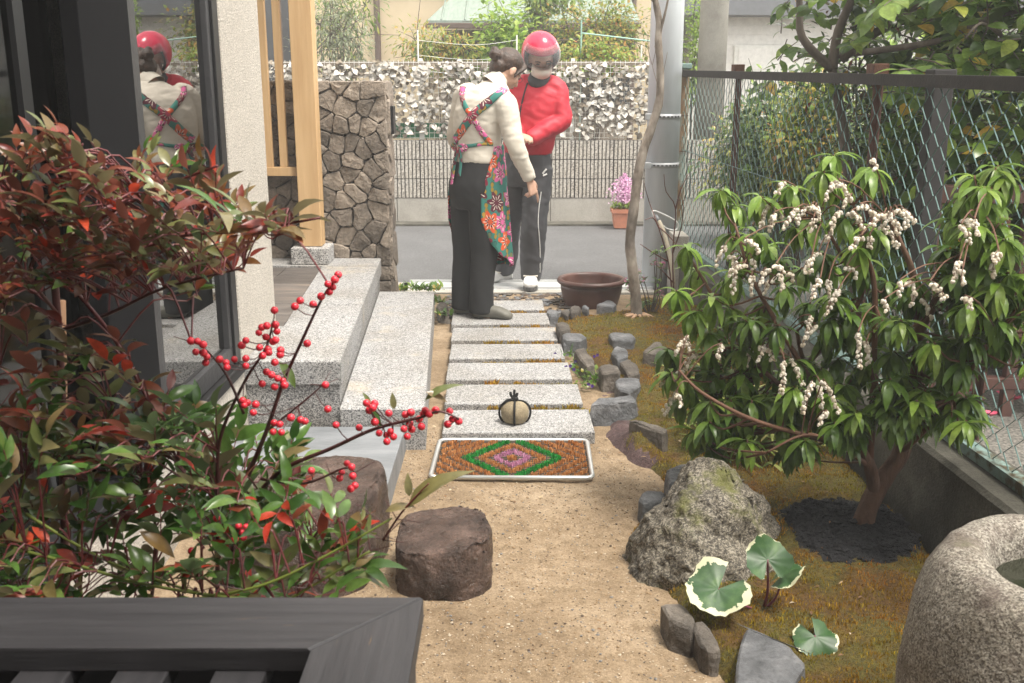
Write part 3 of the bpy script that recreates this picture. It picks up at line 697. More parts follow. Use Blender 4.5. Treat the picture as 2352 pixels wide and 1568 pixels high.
bush('shrub', 'low yellow-green shrub with narrow leaves left of the woman\'s head', 'shrub', (-.75, 11.4, 1.72), (.6, .35, .5), 2300, [LP(.075, .02, 'bush_yellow', nseg=3), LP(.07, .02, 'bush_green', nseg=3)], 'shrubs behind the leaf screen', seed=4)
bush('shrub', 'fresh green leafy shrub rising behind the woman\'s bun', 'shrub', (-.12, 11.6, 1.72), (.45, .35, .62), 1700, [LP(.09, .05, 'bush_lime', nseg=3), LP(.08, .045, 'bush_lime', nseg=3)], 'shrubs behind the leaf screen', seed=5)
bush('shrub', 'airy yellow and orange tinged shrub behind the red helmet', 'shrub', (.85, 11.9, 1.85), (.8, .4, .62), 3400, [LP(.06, .03, 'bush_yellow', nseg=3), LP(.06, .028, 'bush_green', nseg=3)], 'shrubs behind the leaf screen', seed=6)
bush('shrub', 'lime green low shrub hanging over the leaf screen beside the steel pole', 'shrub', (.8, 11.2, 1.62), (.65, .35, .32), 2200, [LP(.06, .025, 'bush_lime', nseg=3), LP(.06, .025, 'bush_yellow', nseg=3)], 'shrubs behind the leaf screen', seed=7)
bush('shrub', 'bright lime shrub between the steel pole and the concrete pole', 'shrub', (2.1, 11.9, 1.7), (.3, .35, .8), 1700, [LP(.055, .03, 'bush_lime', nseg=3)], 'shrubs behind the leaf screen', seed=8)
bush('small_tree', 'small green tree with pale trunk in front of the far lean-to roof', 'tree', (.33, 12.6, 2.4), (.55, .4, .36), 1300, [LP(.07, .035, 'bush_green', nseg=3)], seed=9, base=(.4, 12.6, -.05))
plain('green_pipe', (.25, .42, .36), .6)
NF = thing('garden_net', 'white wire garden net on thin posts behind the leaf screen', 'net', (0, 11.05, 0))
for x, z, m in ((-.98, 1.95, 'white_wire'), (.05, 1.9, 'white_wire'), (.72, 2.05, 'green_pipe'), (1.35, 1.8, 'white_wire')):
    a = MB(); a.tube([(x, 11.05, -.1), (x, 11.05, z)], .009, 6); obj('post', a, m, NF)
for z in (1.4, 1.55, 1.7, 1.85):
    a = MB(); a.tube(smoothpath([(-1.0, 11.05, z), (-.4, 11.04, z - .05), (.05, 11.05, z)], 4), .0022, 4); obj('wire', a, 'white_wire', NF)
a = MB(); a.tube([(.72, 11.05, 1.92), (1.6, 11.0, 1.82)], .008, 5); obj('wire', a, 'green_pipe', NF)
# far house
FH = thing('far_house', 'beige house with green-grey lean-to roof behind the shrubs', 'house', (0, 16, 0))
a = MB(); a.box((-9, 15.5, -.1), (2.35, 19, 6)); obj('wall', a, 'far_wall', FH)
pz = gy(1000, 47, 13.6).z
a = MB(); a.add([(-1.08, 13.55, pz), (1.62, 13.55, pz), (1.62, 15.5, pz + .62), (-.65, 15.5, pz + .62), (-1.08, 13.55, pz - .06), (1.62, 13.55, pz - .06), (1.62, 15.5, pz + .55), (-.65, 15.5, pz + .55)], [(0, 1, 2, 3), (7, 6, 5, 4), (0, 4, 5, 1), (1, 5, 6, 2), (3, 2, 6, 7), (0, 3, 7, 4)]); RF = obj('lean_to_roof', a, 'far_roof', FH)
for i in range(9):
    x = -.9 + .3 * i; a = MB(); a.tube([(x, 13.56, pz + .008), (x, 15.45, pz + .62)], .012, 4); obj('roof_seam', a, 'far_roof', RF)
a = MB(); a.box((-1.1, 13.50, pz - .10), (1.64, 13.55, pz - .03), bev=.01); obj('gutter', a, 'dark_trim', FH)
a = MB(); a.box((-.95, 14.3, -.1), (1.55, 15.49, pz - .08)); obj('bay_wall', a, 'far_wall_brown', FH)
for x in (-.8, .1, .9):
    a = MB(); a.box((x, 14.26, 1.0), (x + .75, 14.299, 2.0)); w_ = obj('window', a, 'dark_trim', FH)
    a = MB(); a.box((x + .05, 14.25, 1.05), (x + .70, 14.258, 1.95)); obj('pane', a, 'dark_glass', w_)
for x in (-1.95, 1.75):
    a = MB(); a.tube([(x, 15.42, 0), (x, 15.42, 5)], .045, 8); obj('downpipe', a, 'dark_trim', FH)
a = MB(); a.box((-1.95, 15.44, 2.72), (1.75, 15.5, 2.86)); obj('trim_band', a, 'dark_trim', FH)
a = MB(); a.box((-4.6, 15.42, .3), (-2.9, 15.498, 3.4)); w_ = obj('window', a, 'dark_trim', FH)
for i in range(4):
    a = MB(); a.box((-4.52 + .4 * i, 15.41, .4), (-4.18 + .4 * i, 15.418, 3.3)); obj('pane', a, 'dark_glass', w_)
# white house further right
WH = thing('white_house', 'white sided house with dark eaves beyond the concrete pole', 'house', (6, 16, 0))
a = MB(); a.box((2.7, 16, -.1), (14, 20, 2.35)); obj('wall', a, 'white_siding', WH)
for j in range(16):
    a = MB(); a.box((2.7, 15.985, .15 + .14 * j), (14, 16, .15 + .14 * j + .125)); obj('siding_board', a, 'white_siding', WH)
a = MB(); a.box((2.4, 15.4, 2.36), (14.3, 20.4, 2.9)); obj('roof', a, 'grey_roof', WH)
for x in (3.35, 5.2, 7.6, 9.8):
    a = MB(); a.box((x, 15.94, .9), (x + 1.1, 15.984, 1.95)); w_ = obj('window', a, 'white_wire', WH)
    for q in range(2):
        for r_ in range(3):
            a = MB(); a.box((x + .06 + .51 * q, 15.93, .95 + .33 * r_), (x + .53 + .51 * q, 15.938, 1.25 + .33 * r_)); obj('pane', a, 'white_siding', w_)
a = MB(); a.box((2.55, 15.3, 1.62), (2.75, 15.39, 1.66))
# poles
SP = thing('steel_pole', 'broad silver steel pole with two perforated metal bands', 'pole', (1.055, 7.25, 0))
a = MB(); a.tube([(1.055, 7.25, -.1), (1.055, 7.25, 4.5)], [.118, .105], 28); obj('shaft', a, 'steel', SP, True)
for z in (gy(1510, 268, 7.15).z, gy(1510, 380, 7.15).z):
    a = MB(); a.tube([(1.055, 7.25, z - .017), (1.055, 7.25, z + .017)], [.1185, .1185], 28); bo = obj('band', a, 'steel_band', SP, True)
    for k in range(7):
        an = R(-125 + 14 * k); a = MB(); M = Matrix.Translation((1.055 + .1185 * math.cos(an), 7.25 + .1185 * math.sin(an), z)) @ Matrix.Rotation(an, 4, 'Z'); a.box((-.002, -.008, -.005), (.001, .008, .005), M); obj('slot', a, 'dark_steel', bo)
    a = MB(); a.box((.915, 7.13, z - .022), (.965, 7.18, z + .022), bev=.004); obj('clamp', a, 'steel_band', SP)
CP = MB(); CP.tube([(2.12, 11.2, -.1), (2.12, 11.2, 8)], [.155, .13], 24); o = obj('utility_pole', CP, 'concrete', None, True); tag(o, 'round concrete utility pole rising behind the chain-link fence', 'pole')
a = MB(); a.box((1.10, 6.86, -.1), (1.20, 7.12, .42), bev=.006); o = obj('concrete_stub', a, 'concrete'); tag(o, 'short concrete gate pier end beside the steel pole', 'pier')
# ================================================================ chain-link fence on its low wall
XF = lambda y: 1.215 + .057 * (7.45 - y); ZT = lambda y: 1.44 + .06 * (y - 3) / 4.5
KW = MB()
vs = []
for y in (1.0, 7.3): vs += [(XF(y) - .115, y, -.1), (XF(y) - .105, y, .265), (XF(y) - .09, y, .28), (XF(y) + .09, y, .28), (XF(y) + .1, y, -.1)]
KW.add(vs, [(i, i + 1, i + 6, i + 5) for i in range(4)] + [(0, 5, 6, 1)][:0] + [(4, 3, 2, 1, 0), (5, 6, 7, 8, 9)]); o = obj('low_wall', KW, 'concrete_dark'); tag(o, 'stained low concrete wall carrying the chain-link fence', 'wall')
CF = thing('chain_link_fence', 'green chain-link fence with dark top rail along the garden', 'fence', (1.35, 5, .28))
a = MB(); N_ = 95; ys = [2.2 + (7.42 - 2.2) * i / N_ for i in range(N_ + 1)]
dy = ys[1] - ys[0]; st = .043
for i in range(N_ + 1):
    pts = []; nz = 27
    for k in range(nz + 1):
        y = ys[i] + (dy * .5 if (k + i) % 2 else -dy * .5) * 1.04; z = .315 + (ZT(y) - .33) * k / nz
        pts.append((XF(y) + (.004 if (k + i) % 2 else -.004), y, z))
    a.tube(pts, .0021, 4, cap=False)
obj('wire_mesh', a, 'green_wire', CF)
def rail(name, z0, z1, w0, m, y0=2.0, y1=7.42):
    a = MB(); vs = []
    for y in (y0, y1):
        za, zb = (z0(y), z1(y)) if callable(z0) else (z0, z1); vs += [(XF(y) - w0, y, za), (XF(y) + w0, y, za), (XF(y) + w0, y, zb), (XF(y) - w0, y, zb)]
    a.add(vs, [(0, 1, 2, 3)[::-1], (4, 5, 6, 7), (0, 1, 5, 4), (1, 2, 6, 5), (2, 3, 7, 6), (3, 0, 4, 7)]); obj(name, a, m, CF)
rail('top_rail', lambda y: ZT(y) - .03, lambda y: ZT(y) + .012, .02, 'dark_steel'); rail('bottom_rail', .284, .318, .022, 'green_rail')
for z in (.96,):
    a = MB(); a.tube([(XF(y) + .006, y, z - .015 * math.sin(math.pi * (y - 2) / 5.4)) for y in [2 + .54 * i for i in range(11)]], .0028, 5); obj('tension_wire', a, 'green_wire', CF)
a = MB(); a.box((XF(7.42) - .03, 7.40, .12), (XF(7.42) + .03, 7.46, ZT(7.42) + .02), bev=.005); ep = obj('end_post', a, 'rusty_post', CF)
a = MB(); a.box((XF(7.42) - .035, 7.385, ZT(7.42) + .021), (XF(7.42) + .045, 7.47, ZT(7.42) + .06), bev=.008); obj('cap', a, 'green_rail', ep)
for z in (.6, .95, 1.2):
    a = MB(); a.tube([(XF(7.42) - .034, 7.39, z), (XF(7.42) + .034, 7.39, z), (XF(7.42) + .034, 7.47, z), (XF(7.42) - .034, 7.47, z), (XF(7.42) - .034, 7.39, z)], .003, 4); obj('tie_wire', a, 'rust', ep)
for i, y in enumerate((6.25, 4.2, 3.42, 3.05)):
    t = thing('rusty_post', ['rust brown steel post nearest the concrete utility pole', 'rust brown steel post beside the grey wooden post behind the fence', 'low rust brown post behind the stone basin side of fence', 'lowest rust brown post next to fallen pink petals'][i], 'post', (XF(y) + .08, y, .1), 'rusty posts behind the chain-link fence')
    h = ZT(y) + .05 if i < 2 else 1.0; X = XF(y) + (.075 if i < 2 else .2)
    a = MB(); a.box((X - .006, y - .03, .0), (X, y + .03, h)); a.box((X - .03, y - .003, .0), (X - .0062, y + .003, h)); obj('angle_bar', a, 'brown_post', t)
    a = MB(); a.box((X - .05, y - .045, h - .06), (X + .012, y + .045, h), bev=.004); obj('bracket', a, 'rust', t)
a = MB(); a.box((XF(3.8) + .09, 3.77, -.05), (XF(3.8) + .165, 3.845, ZT(3.8) - .01), bev=.006); a.box((XF(3.8) + .085, 3.765, ZT(3.8) - .008), (XF(3.8) + .17, 3.85, ZT(3.8) + .03), bev=.006); o = obj('wooden_post', a, 'far_wall_brown'); tag(o, 'dark grey weathered square post just behind the chain-link fence', 'post')
plain('old_post', (.028, .026, .026), .95); o.data.materials[0] = MATS['old_post']
BFn = thing('slat_fence', 'reddish brown metal slat fence in the neighbouring garden', 'fence', (2.2, 4.05, .1))
a = MB(); a.box((1.62, 4.03, .97), (3.6, 4.09, 1.04), bev=.004); obj('top_rail', a, 'brown_post', BFn)
a = MB(); a.box((1.62, 4.035, .2), (3.6, 4.085, .25), bev=.004); obj('bottom_rail', a, 'brown_post', BFn)
for i in range(11):
    x = 1.66 + .19 * i; a = MB(); a.box((x, 4.04, .0), (x + .045, 4.08, .968), bev=.003); obj('slat', a, 'brown_post', BFn)
# neighbour's ground
nb = MB(); nb.add([(XF(1) + .101, 1.0, .10), (8, 1.0, .10), (8, 10, .06), (XF(7.3) + .101, 7.3, .06), ], [(0, 1, 2, 3)]); struct('neighbour_yard', nb, 'gravel')
plain('petal_pink', (.62, .10, .18), .6); plain('petal_yellow', (.6, .36, .05), .6)
for i, (px, py) in enumerate(((2252, 870), (2302, 915), (2320, 858), (2330, 925), (2350, 842), (2275, 962), (2225, 905))):
    p = gz(px, py, .1); a = MB()
    for k in range(4):
        V_, F_ = leaf_proto(.035, .03, .4, -.6, 3, .6); M = xf(p + Vector((0, 0, .012)), (math.cos(k * 1.6 + i), math.sin(k * 1.6 + i), .25), (0, 0, 1)); a.add([M @ Vector(v) for v in V_], F_)
    o = obj('fallen_blossom', a, 'petal_pink' if i % 3 else 'petal_pink', None, True); tag(o, 'fallen pink camellia blossom on the gravel behind the fence', 'blossom', 'pink blossoms fallen on the neighbouring gravel')
bush('hedge_shrub', 'dense dark green shrub behind the far end of the chain-link fence', 'shrub', (2.05, 7.7, .85), (.6, .6, .8), 6500, [LP(.08, .04, 'hedge_dark', nseg=3), LP(.07, .035, 'hedge_dark', nseg=3), LP(.06, .028, 'bush_green', nseg=3)], 'dark shrubs behind the chain-link fence', seed=21, clumps=14)
bush('hedge_shrub', 'red-tipped feathery shrub between the rusty posts behind the fence', 'shrub', (2.15, 6.0, .95), (.62, .6, .85), 6500, [LP(.06, .022, 'hedge_red', nseg=3), LP(.06, .025, 'hedge_dark', nseg=3)], 'dark shrubs behind the chain-link fence', seed=22, clumps=14)
bush('hedge_shrub', 'dark glossy shrub behind the grey wooden post', 'shrub', (2.35, 4.85, .75), (.75, .45, .75), 5200, [LP(.09, .045, 'hedge_dark', nseg=3), LP(.07, .03, 'hedge_dark', nseg=3)], 'dark shrubs behind the chain-link fence', seed=23, clumps=14)
bush('hedge_shrub', 'tall dark leafy hedge shrub farther back beside the white house', 'shrub', (3.3, 8.6, .8), (1.0, .6, .95), 5500, [LP(.09, .045, 'hedge_dark', nseg=3), LP(.08, .04, 'bush_green', nseg=3)], 'dark shrubs behind the chain-link fence', seed=24, clumps=16)
bush('hedge_shrub', 'leafy hedge shrub in front of the concrete utility pole', 'shrub', (2.35, 9.2, .7), (.75, .5, .8), 4500, [LP(.08, .04, 'hedge_dark', nseg=3), LP(.07, .035, 'bush_yellow', nseg=3), LP(.08, .04, 'bush_green', nseg=3)], 'dark shrubs behind the chain-link fence', seed=25, clumps=14)
bush('hedge_shrub', 'low dark shrub behind the brown slat fence', 'shrub', (3.0, 5.2, .6), (.9, .5, .6), 4500, [LP(.09, .045, 'hedge_dark', nseg=3), LP(.08, .04, 'bush_green', nseg=3)], 'dark shrubs behind the chain-link fence', seed=26, clumps=14)
bush('hedge_shrub', 'broad bright green hedge in front of the white house', 'shrub', (4.4, 10.2, 1.0), (1.7, .7, 1.15), 5200, [LP(.13, .065, 'bush_green', nseg=3), LP(.12, .06, 'bush_lime', nseg=3), LP(.12, .06, 'hedge_dark', nseg=3)], 'dark shrubs behind the chain-link fence', seed=27, clumps=22)
bush('hedge_shrub', 'upright yellow-green shrub just beyond the chain-link fence end', 'shrub', (1.95, 7.0, 1.05), (.38, .5, .55), 3600, [LP(.07, .032, 'bush_green', nseg=3), LP(.06, .03, 'bush_yellow', nseg=3)], 'dark shrubs behind the chain-link fence', seed=28, clumps=12)
# camellia
leafm('camellia_leaf', [(0, (.04, .085, .016)), (.35, (.095, .17, .028)), (.7, (.17, .26, .045)), (.92, (.27, .35, .07)), (.96, (.48, .36, .05)), (1, (.50, .29, .05))], back=(.13, .20, .06), rough=.25, trans=.42)
CT = thing('camellia_tree', 'camellia tree with glossy leaves leaning over the chain-link fence', 'tree', (1.95, 5.6, .08))
brs = [[(1.95, 5.6, .05), (1.9, 5.6, .6), (1.78, 5.6, 1.2), (1.70, 5.6, 1.5)], [(1.70, 5.6, 1.5), (1.53, 5.6, 1.66), (1.5, 5.6, 1.85), (1.38, 5.5, 2.15)], [(1.70, 5.6, 1.5), (1.72, 5.6, 1.7), (1.78, 5.5, 1.95), (1.8, 5.4, 2.3)],
       [(1.74, 5.6, 1.55), (1.95, 5.5, 1.72), (2.2, 5.3, 1.78), (2.5, 5.0, 2.0)], [(2.2, 5.3, 1.78), (2.5, 4.8, 1.7), (2.7, 4.5, 1.55)], [(1.8, 5.55, 1.58), (2.0, 5.0, 1.62), (2.05, 4.6, 1.7), (2.0, 4.35, 1.62)], [(1.95, 5.5, 1.72), (2.1, 4.9, 1.95), (2.15, 4.4, 2.1)], [(2.05, 4.6, 1.7), (2.2, 4.2, 1.75), (2.15, 3.9, 1.7)], [(1.78, 5.5, 1.95), (1.9, 5.0, 2.1), (2.0, 4.6, 2.2)], [(2.0, 4.35, 1.62), (1.85, 4.2, 1.66), (1.75, 4.1, 1.6)]]
a = MB(); rad0 = [.045, .026, .03, .027, .016, .018, .016, .011, .014, .008]
for b_, r0 in zip(brs, rad0): pp = smoothpath(b_, 4); a.tube(pp, [r0 * (1 - .55 * i / len(pp)) for i in range(len(pp))], 8)
obj('trunk', a, 'bark', CT, True)
lv = Leaves([LP(.12, .064, 'camellia_leaf', fold=.15, curl=.3), LP(.108, .06, 'camellia_leaf', fold=.2, curl=-.1), LP(.10, .052, 'camellia_leaf', fold=.1, curl=.5, twist=.4)])
rr = random.Random(31); tw = MB()
def spray(p, d, n, s_=1.0):
    d = Vector(d).normalized(); e = p + d * .16 * s_; tw.tube([p, p.lerp(e, .5) + Vector((0, 0, .01)), e], [.004, .003, .002], 4)
    for k in range(n):
        q = p.lerp(e, (k + 1) / n); sd = 1 if k % 2 else -1; x, y, z = frame_from(d)
        dd = d * .6 + x * sd * rr.uniform(.5, 1) + Vector((0, 0, rr.uniform(-.7, .25)))
        lv.put(rr.randrange(3), xf(q, dd, (rr.uniform(-.5, .5), rr.uniform(-.6, .1), 1), rr.uniform(.75, 1.15)))
for i in range(1700):
    x = 1.45 + 2.3 * rr.random() ** .7; yy = rr.uniform(4.0, 6.4) - .25 * (x - 1.7); z = rr.uniform(1.38, 2.35)
    if x < 1.75 and rr.random() < .6: continue
    if x < XF(yy) + .15: continue
    spray(Vector((x, yy, z)), (rr.uniform(-1, 1), rr.uniform(-1, .4), rr.uniform(-.5, .5)), rr.randrange(5, 8))
for i in range(260):
    x = rr.uniform(1.75, 3.1); spray(Vector((x, rr.uniform(4.1, 5.2), rr.uniform(.55, 1.4))), (rr.uniform(-1, 1), rr.uniform(-1, .2), rr.uniform(-.8, .4)), 6)
obj('twigs', tw, 'bark', CT, kind='stuff'); lv.build(CT)
for (px, py, Y) in ((2062, 122, 4.6), (1735, 505, 6.3)):
    pass
# ================================================================ rocks and garden things
def rockmat(name, cols, fine=(120, .65, 1.3), moss=None, rough=.75, lichen=None, bump=.7, wet=None):
    m, n, L, b, o = _new(name); v = coord(n, L)
    t = noise_n(n, L, v, 9, 7); r = ramp(n, cols); L.new(t.outputs[0], r.inputs[0])
    t3 = noise_n(n, L, v, fine[0], 3, .7); r3 = ramp(n, [(.3, (fine[1],) * 3), (.7, (fine[2],) * 3)]); L.new(t3.outputs[0], r3.inputs[0]); c = mixc(n, L, 1.0, r.outputs[0], r3.outputs[0], 'MULTIPLY')
    if lichen:
        t6 = noise_n(n, L, v, 28, 5); r6 = ramp(n, [(.6, (0, 0, 0)), (.68, (1, 1, 1))]); L.new(t6.outputs[0], r6.inputs[0]); c = mixc(n, L, r6.outputs[0], c, lichen)
    if moss:
        t5 = noise_n(n, L, v, moss[0], 8, .7); r5 = ramp(n, [(moss[1], (0, 0, 0)), (moss[1] + .09, (1, 1, 1))]); L.new(t5.outputs[0], r5.inputs[0]); c = mixc(n, L, r5.outputs[0], c, moss[2])
    L.new(c, b.inputs['Base Color']); b.inputs['Roughness'].default_value = rough
    if wet:
        t7 = noise_n(n, L, v, 16, 4); mr = n.new('ShaderNodeMapRange'); mr.inputs[1].default_value = .42; mr.inputs[2].default_value = .62; mr.inputs[3].default_value = wet; mr.inputs[4].default_value = rough; L.new(t7.outputs[0], mr.inputs[0]); L.new(mr.outputs[0], b.inputs['Roughness'])
    t2 = noise_n(n, L, v, 55, 8, .7); bumpn(n, L, t2.outputs[0], b, bump, .02); return m
rockmat('slate_grey', [(.3, (.055, .057, .06)), (.5, (.115, .118, .125)), (.7, (.22, .22, .225))], (60, .75, 1.2), rough=.6)
rockmat('slate_brown', [(.3, (.05, .042, .035)), (.5, (.10, .085, .07)), (.7, (.18, .155, .13))], (70, .7, 1.2), rough=.7)
speckle('field_rock', (.135, .118, .09), (.05, .044, .035), (.25, .225, .18), 240, .85, .45, .62, 1.0, [(9, .53, (.04, .034, .027)), (6, .545, (.105, .11, .016)), (22, .62, (.34, .33, .25))])
rockmat('brown_stone', [(.3, (.026, .015, .011)), (.5, (.066, .040, .030)), (.7, (.15, .098, .078))], (170, .45, 1.7), rough=.6, wet=.14, bump=.9)
speckle('basin_stone', (.22, .198, .162), (.10, .085, .07), (.34, .315, .27), 300, .85, .42, .6, 1.0, [(7, .5, (.085, .062, .05)), (3.5, .57, (.13, .13, .07)), (40, .6, (.42, .39, .32))])
cv = lambda cx, cy: (944.5 + cx * .3576, 590.3 + cy * .3576)
dv = lambda cx, cy: (1407 + cx * .4016, 944.5 + cy * .4016)
def slate(pts, h, mat, label, cvf=cv, amp=.007, fwd=.02, sharp=.004, z0=.03, seed=1, tilt=0):
    h *= .78; top = [gz(*cvf(*p), z0 + h) for p in pts]; c = sum(top, Vector()) / len(top); P_ = []
    for i, p in enumerate(top):
        P_.append(Vector((p.x, p.y, p.z + tilt * (p.y - c.y) + random.uniform(-.004, .004)))); q = c + (p - c) * 1.12; P_.append(Vector((q.x, q.y - fwd * .5, -.05)))
    o = obj('edging_stone', hull_rock(P_, 3, amp, 9, seed, sharp, 0), mat); tag(o, label, 'stone', 'slate stones set in the moss bed'); return o
G_, B_ = 'slate_grey', 'slate_brown'
for i, (pts, h, m, lab) in enumerate([
    ([(930, 425), (990, 412), (1015, 430), (1020, 470), (950, 472)], .09, B_, 'upright dark brown stone beside the third slab from the gate'),
    ([(970, 500), (1000, 487), (1090, 490), (1125, 515), (1080, 540), (980, 532)], .08, G_, 'flat-topped grey stone between the granite slabs and the moss'),
    ([(1050, 600), (1110, 580), (1170, 650), (1176, 690), (1120, 690)], .07, B_, 'brown stone slanting behind the violets'),
    ([(1265, 490), (1310, 478), (1410, 485), (1440, 510), (1420, 535), (1300, 530)], .06, G_, 'flat grey stone lying alone in the moss below the thin trunk'),
    ([(1278, 605), (1320, 562), (1385, 600), (1395, 630), (1330, 652)], .07, G_, 'pointed layered grey stone on top of the stone cluster in the moss'),
    ([(1490, 605), (1560, 545), (1600, 548), (1660, 605), (1630, 630)], .06, B_, 'rounded grey-brown stone in the moss near the white flowering shrub'),
    ([(1200, 702), (1270, 682), (1330, 700), (1340, 742), (1230, 745)], .08, B_, 'dark stone with sheer front beside the violets'),
    ([(1340, 672), (1400, 648), (1450, 690), (1470, 740), (1400, 766)], .06, B_, 'rounded brownish stone in the middle of the stone cluster'),
    ([(1310, 792), (1340, 775), (1460, 770), (1476, 820), (1400, 872), (1330, 852)], .055, G_, 'pale layered slate at the foot of the stone cluster'),
    ([(1150, 942), (1210, 905), (1410, 888), (1450, 925), (1330, 936)], .085, G_, 'long dark angular stone at the edge of the bare soil'),
    ([(1400, 1047), (1500, 1062), (1645, 1108), (1620, 1130), (1530, 1104)], .10, B_, 'thin upright slate blade standing at the sand edge'),
    ([(1018, 318), (1050, 303), (1085, 322), (1075, 345), (1030, 350)], .075, B_, 'small brown stone leaning by the glazed bowl'),
    ([(1095, 310), (1120, 300), (1145, 315), (1135, 332)], .06, G_, 'smallest grey stone in front of the glazed bowl'),
    ([(1190, 300), (1270, 272), (1320, 300), (1300, 318)], .05, G_, 'low grey stone against the right of the glazed bowl'),
    ([(958, 342), (990, 330), (1020, 345), (1005, 372)], .06, B_, 'squat brown stone next to the second slab from the gate'),
    ([(872, 345), (905, 330), (948, 342), (935, 380), (885, 378)], .05, G_, 'flat grey stone touching the second slab from the gate'),
]): slate(pts, h, m, lab, seed=i + 1)
slate([(310, 345), (380, 300), (520, 285), (560, 320), (450, 385), (330, 410)], .09, G_, 'blue-grey stone tucked behind the big mossy rock', dv, seed=31)
slate([(150, 500), (190, 462), (300, 450), (290, 500), (180, 530)], .06, G_, 'small blue-grey stone at the sandy edge of the big mossy rock', dv, seed=32)
slate([(275, 1098), (390, 1095), (465, 1180), (455, 1235), (330, 1200)], .065, B_, 'brown slate block at the path edge in front of the big rock', dv, seed=33)
slate([(450, 1205), (520, 1200), (585, 1280), (615, 1360), (560, 1370), (500, 1330)], .05, B_, 'tapering brown slate beside the variegated leaves', dv, seed=34)
slate([(770, 1240), (900, 1290), (1010, 1340), (1100, 1440), (1030, 1560), (700, 1640), (715, 1400)], .045, G_, 'large flat blue-grey slate below the round leaf', dv, amp=.004, sharp=.0, seed=35)
# the big rock: ridge with a peak towards the shrub
c0 = [(.355, 2.95, -.05), (.40, 2.80, -.05), (.50, 2.66, -.05), (.66, 2.64, -.05), (.83, 2.78, -.05), (.90, 3.0, -.05), (.80, 3.16, -.05), (.52, 3.16, -.05), (.38, 2.93, .10), (.44, 2.80, .12), (.52, 2.70, .13), (.67, 2.70, .14), (.55, 2.86, .27), (.60, 3.02, .30), (.645, 2.97, .33), (.70, 2.95, .318), (.72, 2.85, .27), (.80, 2.93, .20), (.86, 3.0, .10), (.62, 2.78, .235)]
o = obj('boulder', hull_rock([(x - .022, y, z - .018 if z > 0 else z) for x, y, z in c0], 7, .030, 8, 3, .012, 1, .011, .8), 'field_rock', None, True); tag(o, 'large pointed garden rock with green moss on its flank', 'rock')
# two brown stepping stones below the house
def steppingstone(c, rx, ry, h, lab, seed, rot=0):
    pts = []
    for k in range(14):
        a = 2 * math.pi * k / 14; ca, sa = math.cos(a), math.sin(a); e = .72
        x = math.copysign(abs(ca) ** e, ca) * rx * random.uniform(.95, 1.04); y = math.copysign(abs(sa) ** e, sa) * ry * random.uniform(.95, 1.04)
        x, y = x * math.cos(rot) - y * math.sin(rot), x * math.sin(rot) + y * math.cos(rot)
        for kz, kr in ((-.05, .97), (.3 * h, 1.0), (.9 * h, .99), (h, .945)): pts.append((c[0] + x * kr, c[1] + y * kr, kz + (.015 * x / rx if kz > 0 else 0)))
    o = obj('stepping_stone', hull_rock(pts, 6, .011, 7, seed, .003, 1, .011), 'brown_stone', None, True); tag(o, lab, 'stone', 'wet brown stepping stones')
random.seed(4)
steppingstone((-.205, 2.795), .148, .165, .155, 'wet reddish brown drum-shaped stone standing on the sand', 5, .1)
steppingstone((-.625, 2.88), .235, .25, .26, 'bigger wet brown stone half hidden by the berry shrub', 6, -.2)
# stone water basin
def basin():
    pr = [(.02, -.05), (.24, -.05), (.28, .02), (.308, .14), (.318, .27), (.312, .39), (.294, .475), (.262, .535), (.225, .552), (.196, .550), (.180, .532), (.170, .49), (.158, .42), (.11, .35), (.02, .33)]
    P_ = smoothpath([(r, 0, z) for r, z in pr], 3); n = 96; mb = MB(); vs = []
    for p in P_:
        for k in range(n):
            a = 2 * math.pi * k / n; ir = p.x; inner = 0
            d = Vector((math.cos(a), math.sin(a), 0)); f_ = 1 + fbm((d.x, d.y, p.z * 2), 1.4, 2) * .035
            q = Vector((1.10 + d.x * ir * f_ * 1.02, 1.765 + d.y * ir * f_, p.z)); q += Vector((d.x, d.y, .3)) * (fbm(q, 16, 3) * .006); vs.append(q)
    m = len(P_); mb.add(vs, [(i * n + k, i * n + (k + 1) % n, (i + 1) * n + (k + 1) % n, (i + 1) * n + k) for i in range(m - 1) for k in range(n)])
    t = thing('water_basin', 'round hollowed stone water basin standing in the moss by the fence', 'basin', (1.075, 1.765, 0)); obj('bowl', mb, 'basin_stone', t, True)
    m_, n_, L, b, o_ = _new('basin_water'); b.inputs['Base Color'].default_value = (.018, .02, .012, 1); b.inputs['Roughness'].default_value = .06
    v = coord(n_, L); tt = noise_n(n_, L, v, 40, 4); bumpn(n_, L, tt.outputs[0], b, .06, .01)
    a = MB(); a.lathe([(.0005, .47), (.168, .47)], 40, Matrix.Translation((1.10, 1.765, 0.015))); obj('water', a, 'basin_water', t)
basin()
# glazed bowl
plain('glaze', (.075, .030, .026), .28); nm('glaze_brown', [(.3, (.045, .022, .018)), (.55, (.085, .036, .028)), (.75, (.13, .07, .055))], 6, rough=.32, rough2=.5, bump=.05)
t = thing('glazed_bowl', 'wide reddish brown glazed ceramic bowl on the moss by the threshold', 'bowl', (.525, 6.62, 0))
a = MB(); pr = [(.003, -.03), (.155, -.03), (.168, 0), (.187, .06), (.20, .12), (.204, .15), (.201, .165), (.218, .174), (.229, .188), (.223, .205), (.205, .208), (.193, .197), (.188, .17), (.18, .13), (.15, .05), (.003, .04)]
a.lathe([(p.x, p.z) for p in smoothpath([(r, 0, z) for r, z in pr], 3)], 56, Matrix.Translation((.525, 6.62, -.012)) @ Matrix.Diagonal((1, 1, .92, 1))); obj('vessel', a, 'glaze_brown', t, True)
a = MB(); a.lathe([(.0005, .11), (.172, .11)], 40, Matrix.Translation((.525, 6.62, 0))); obj('water', a, 'basin_water', t)
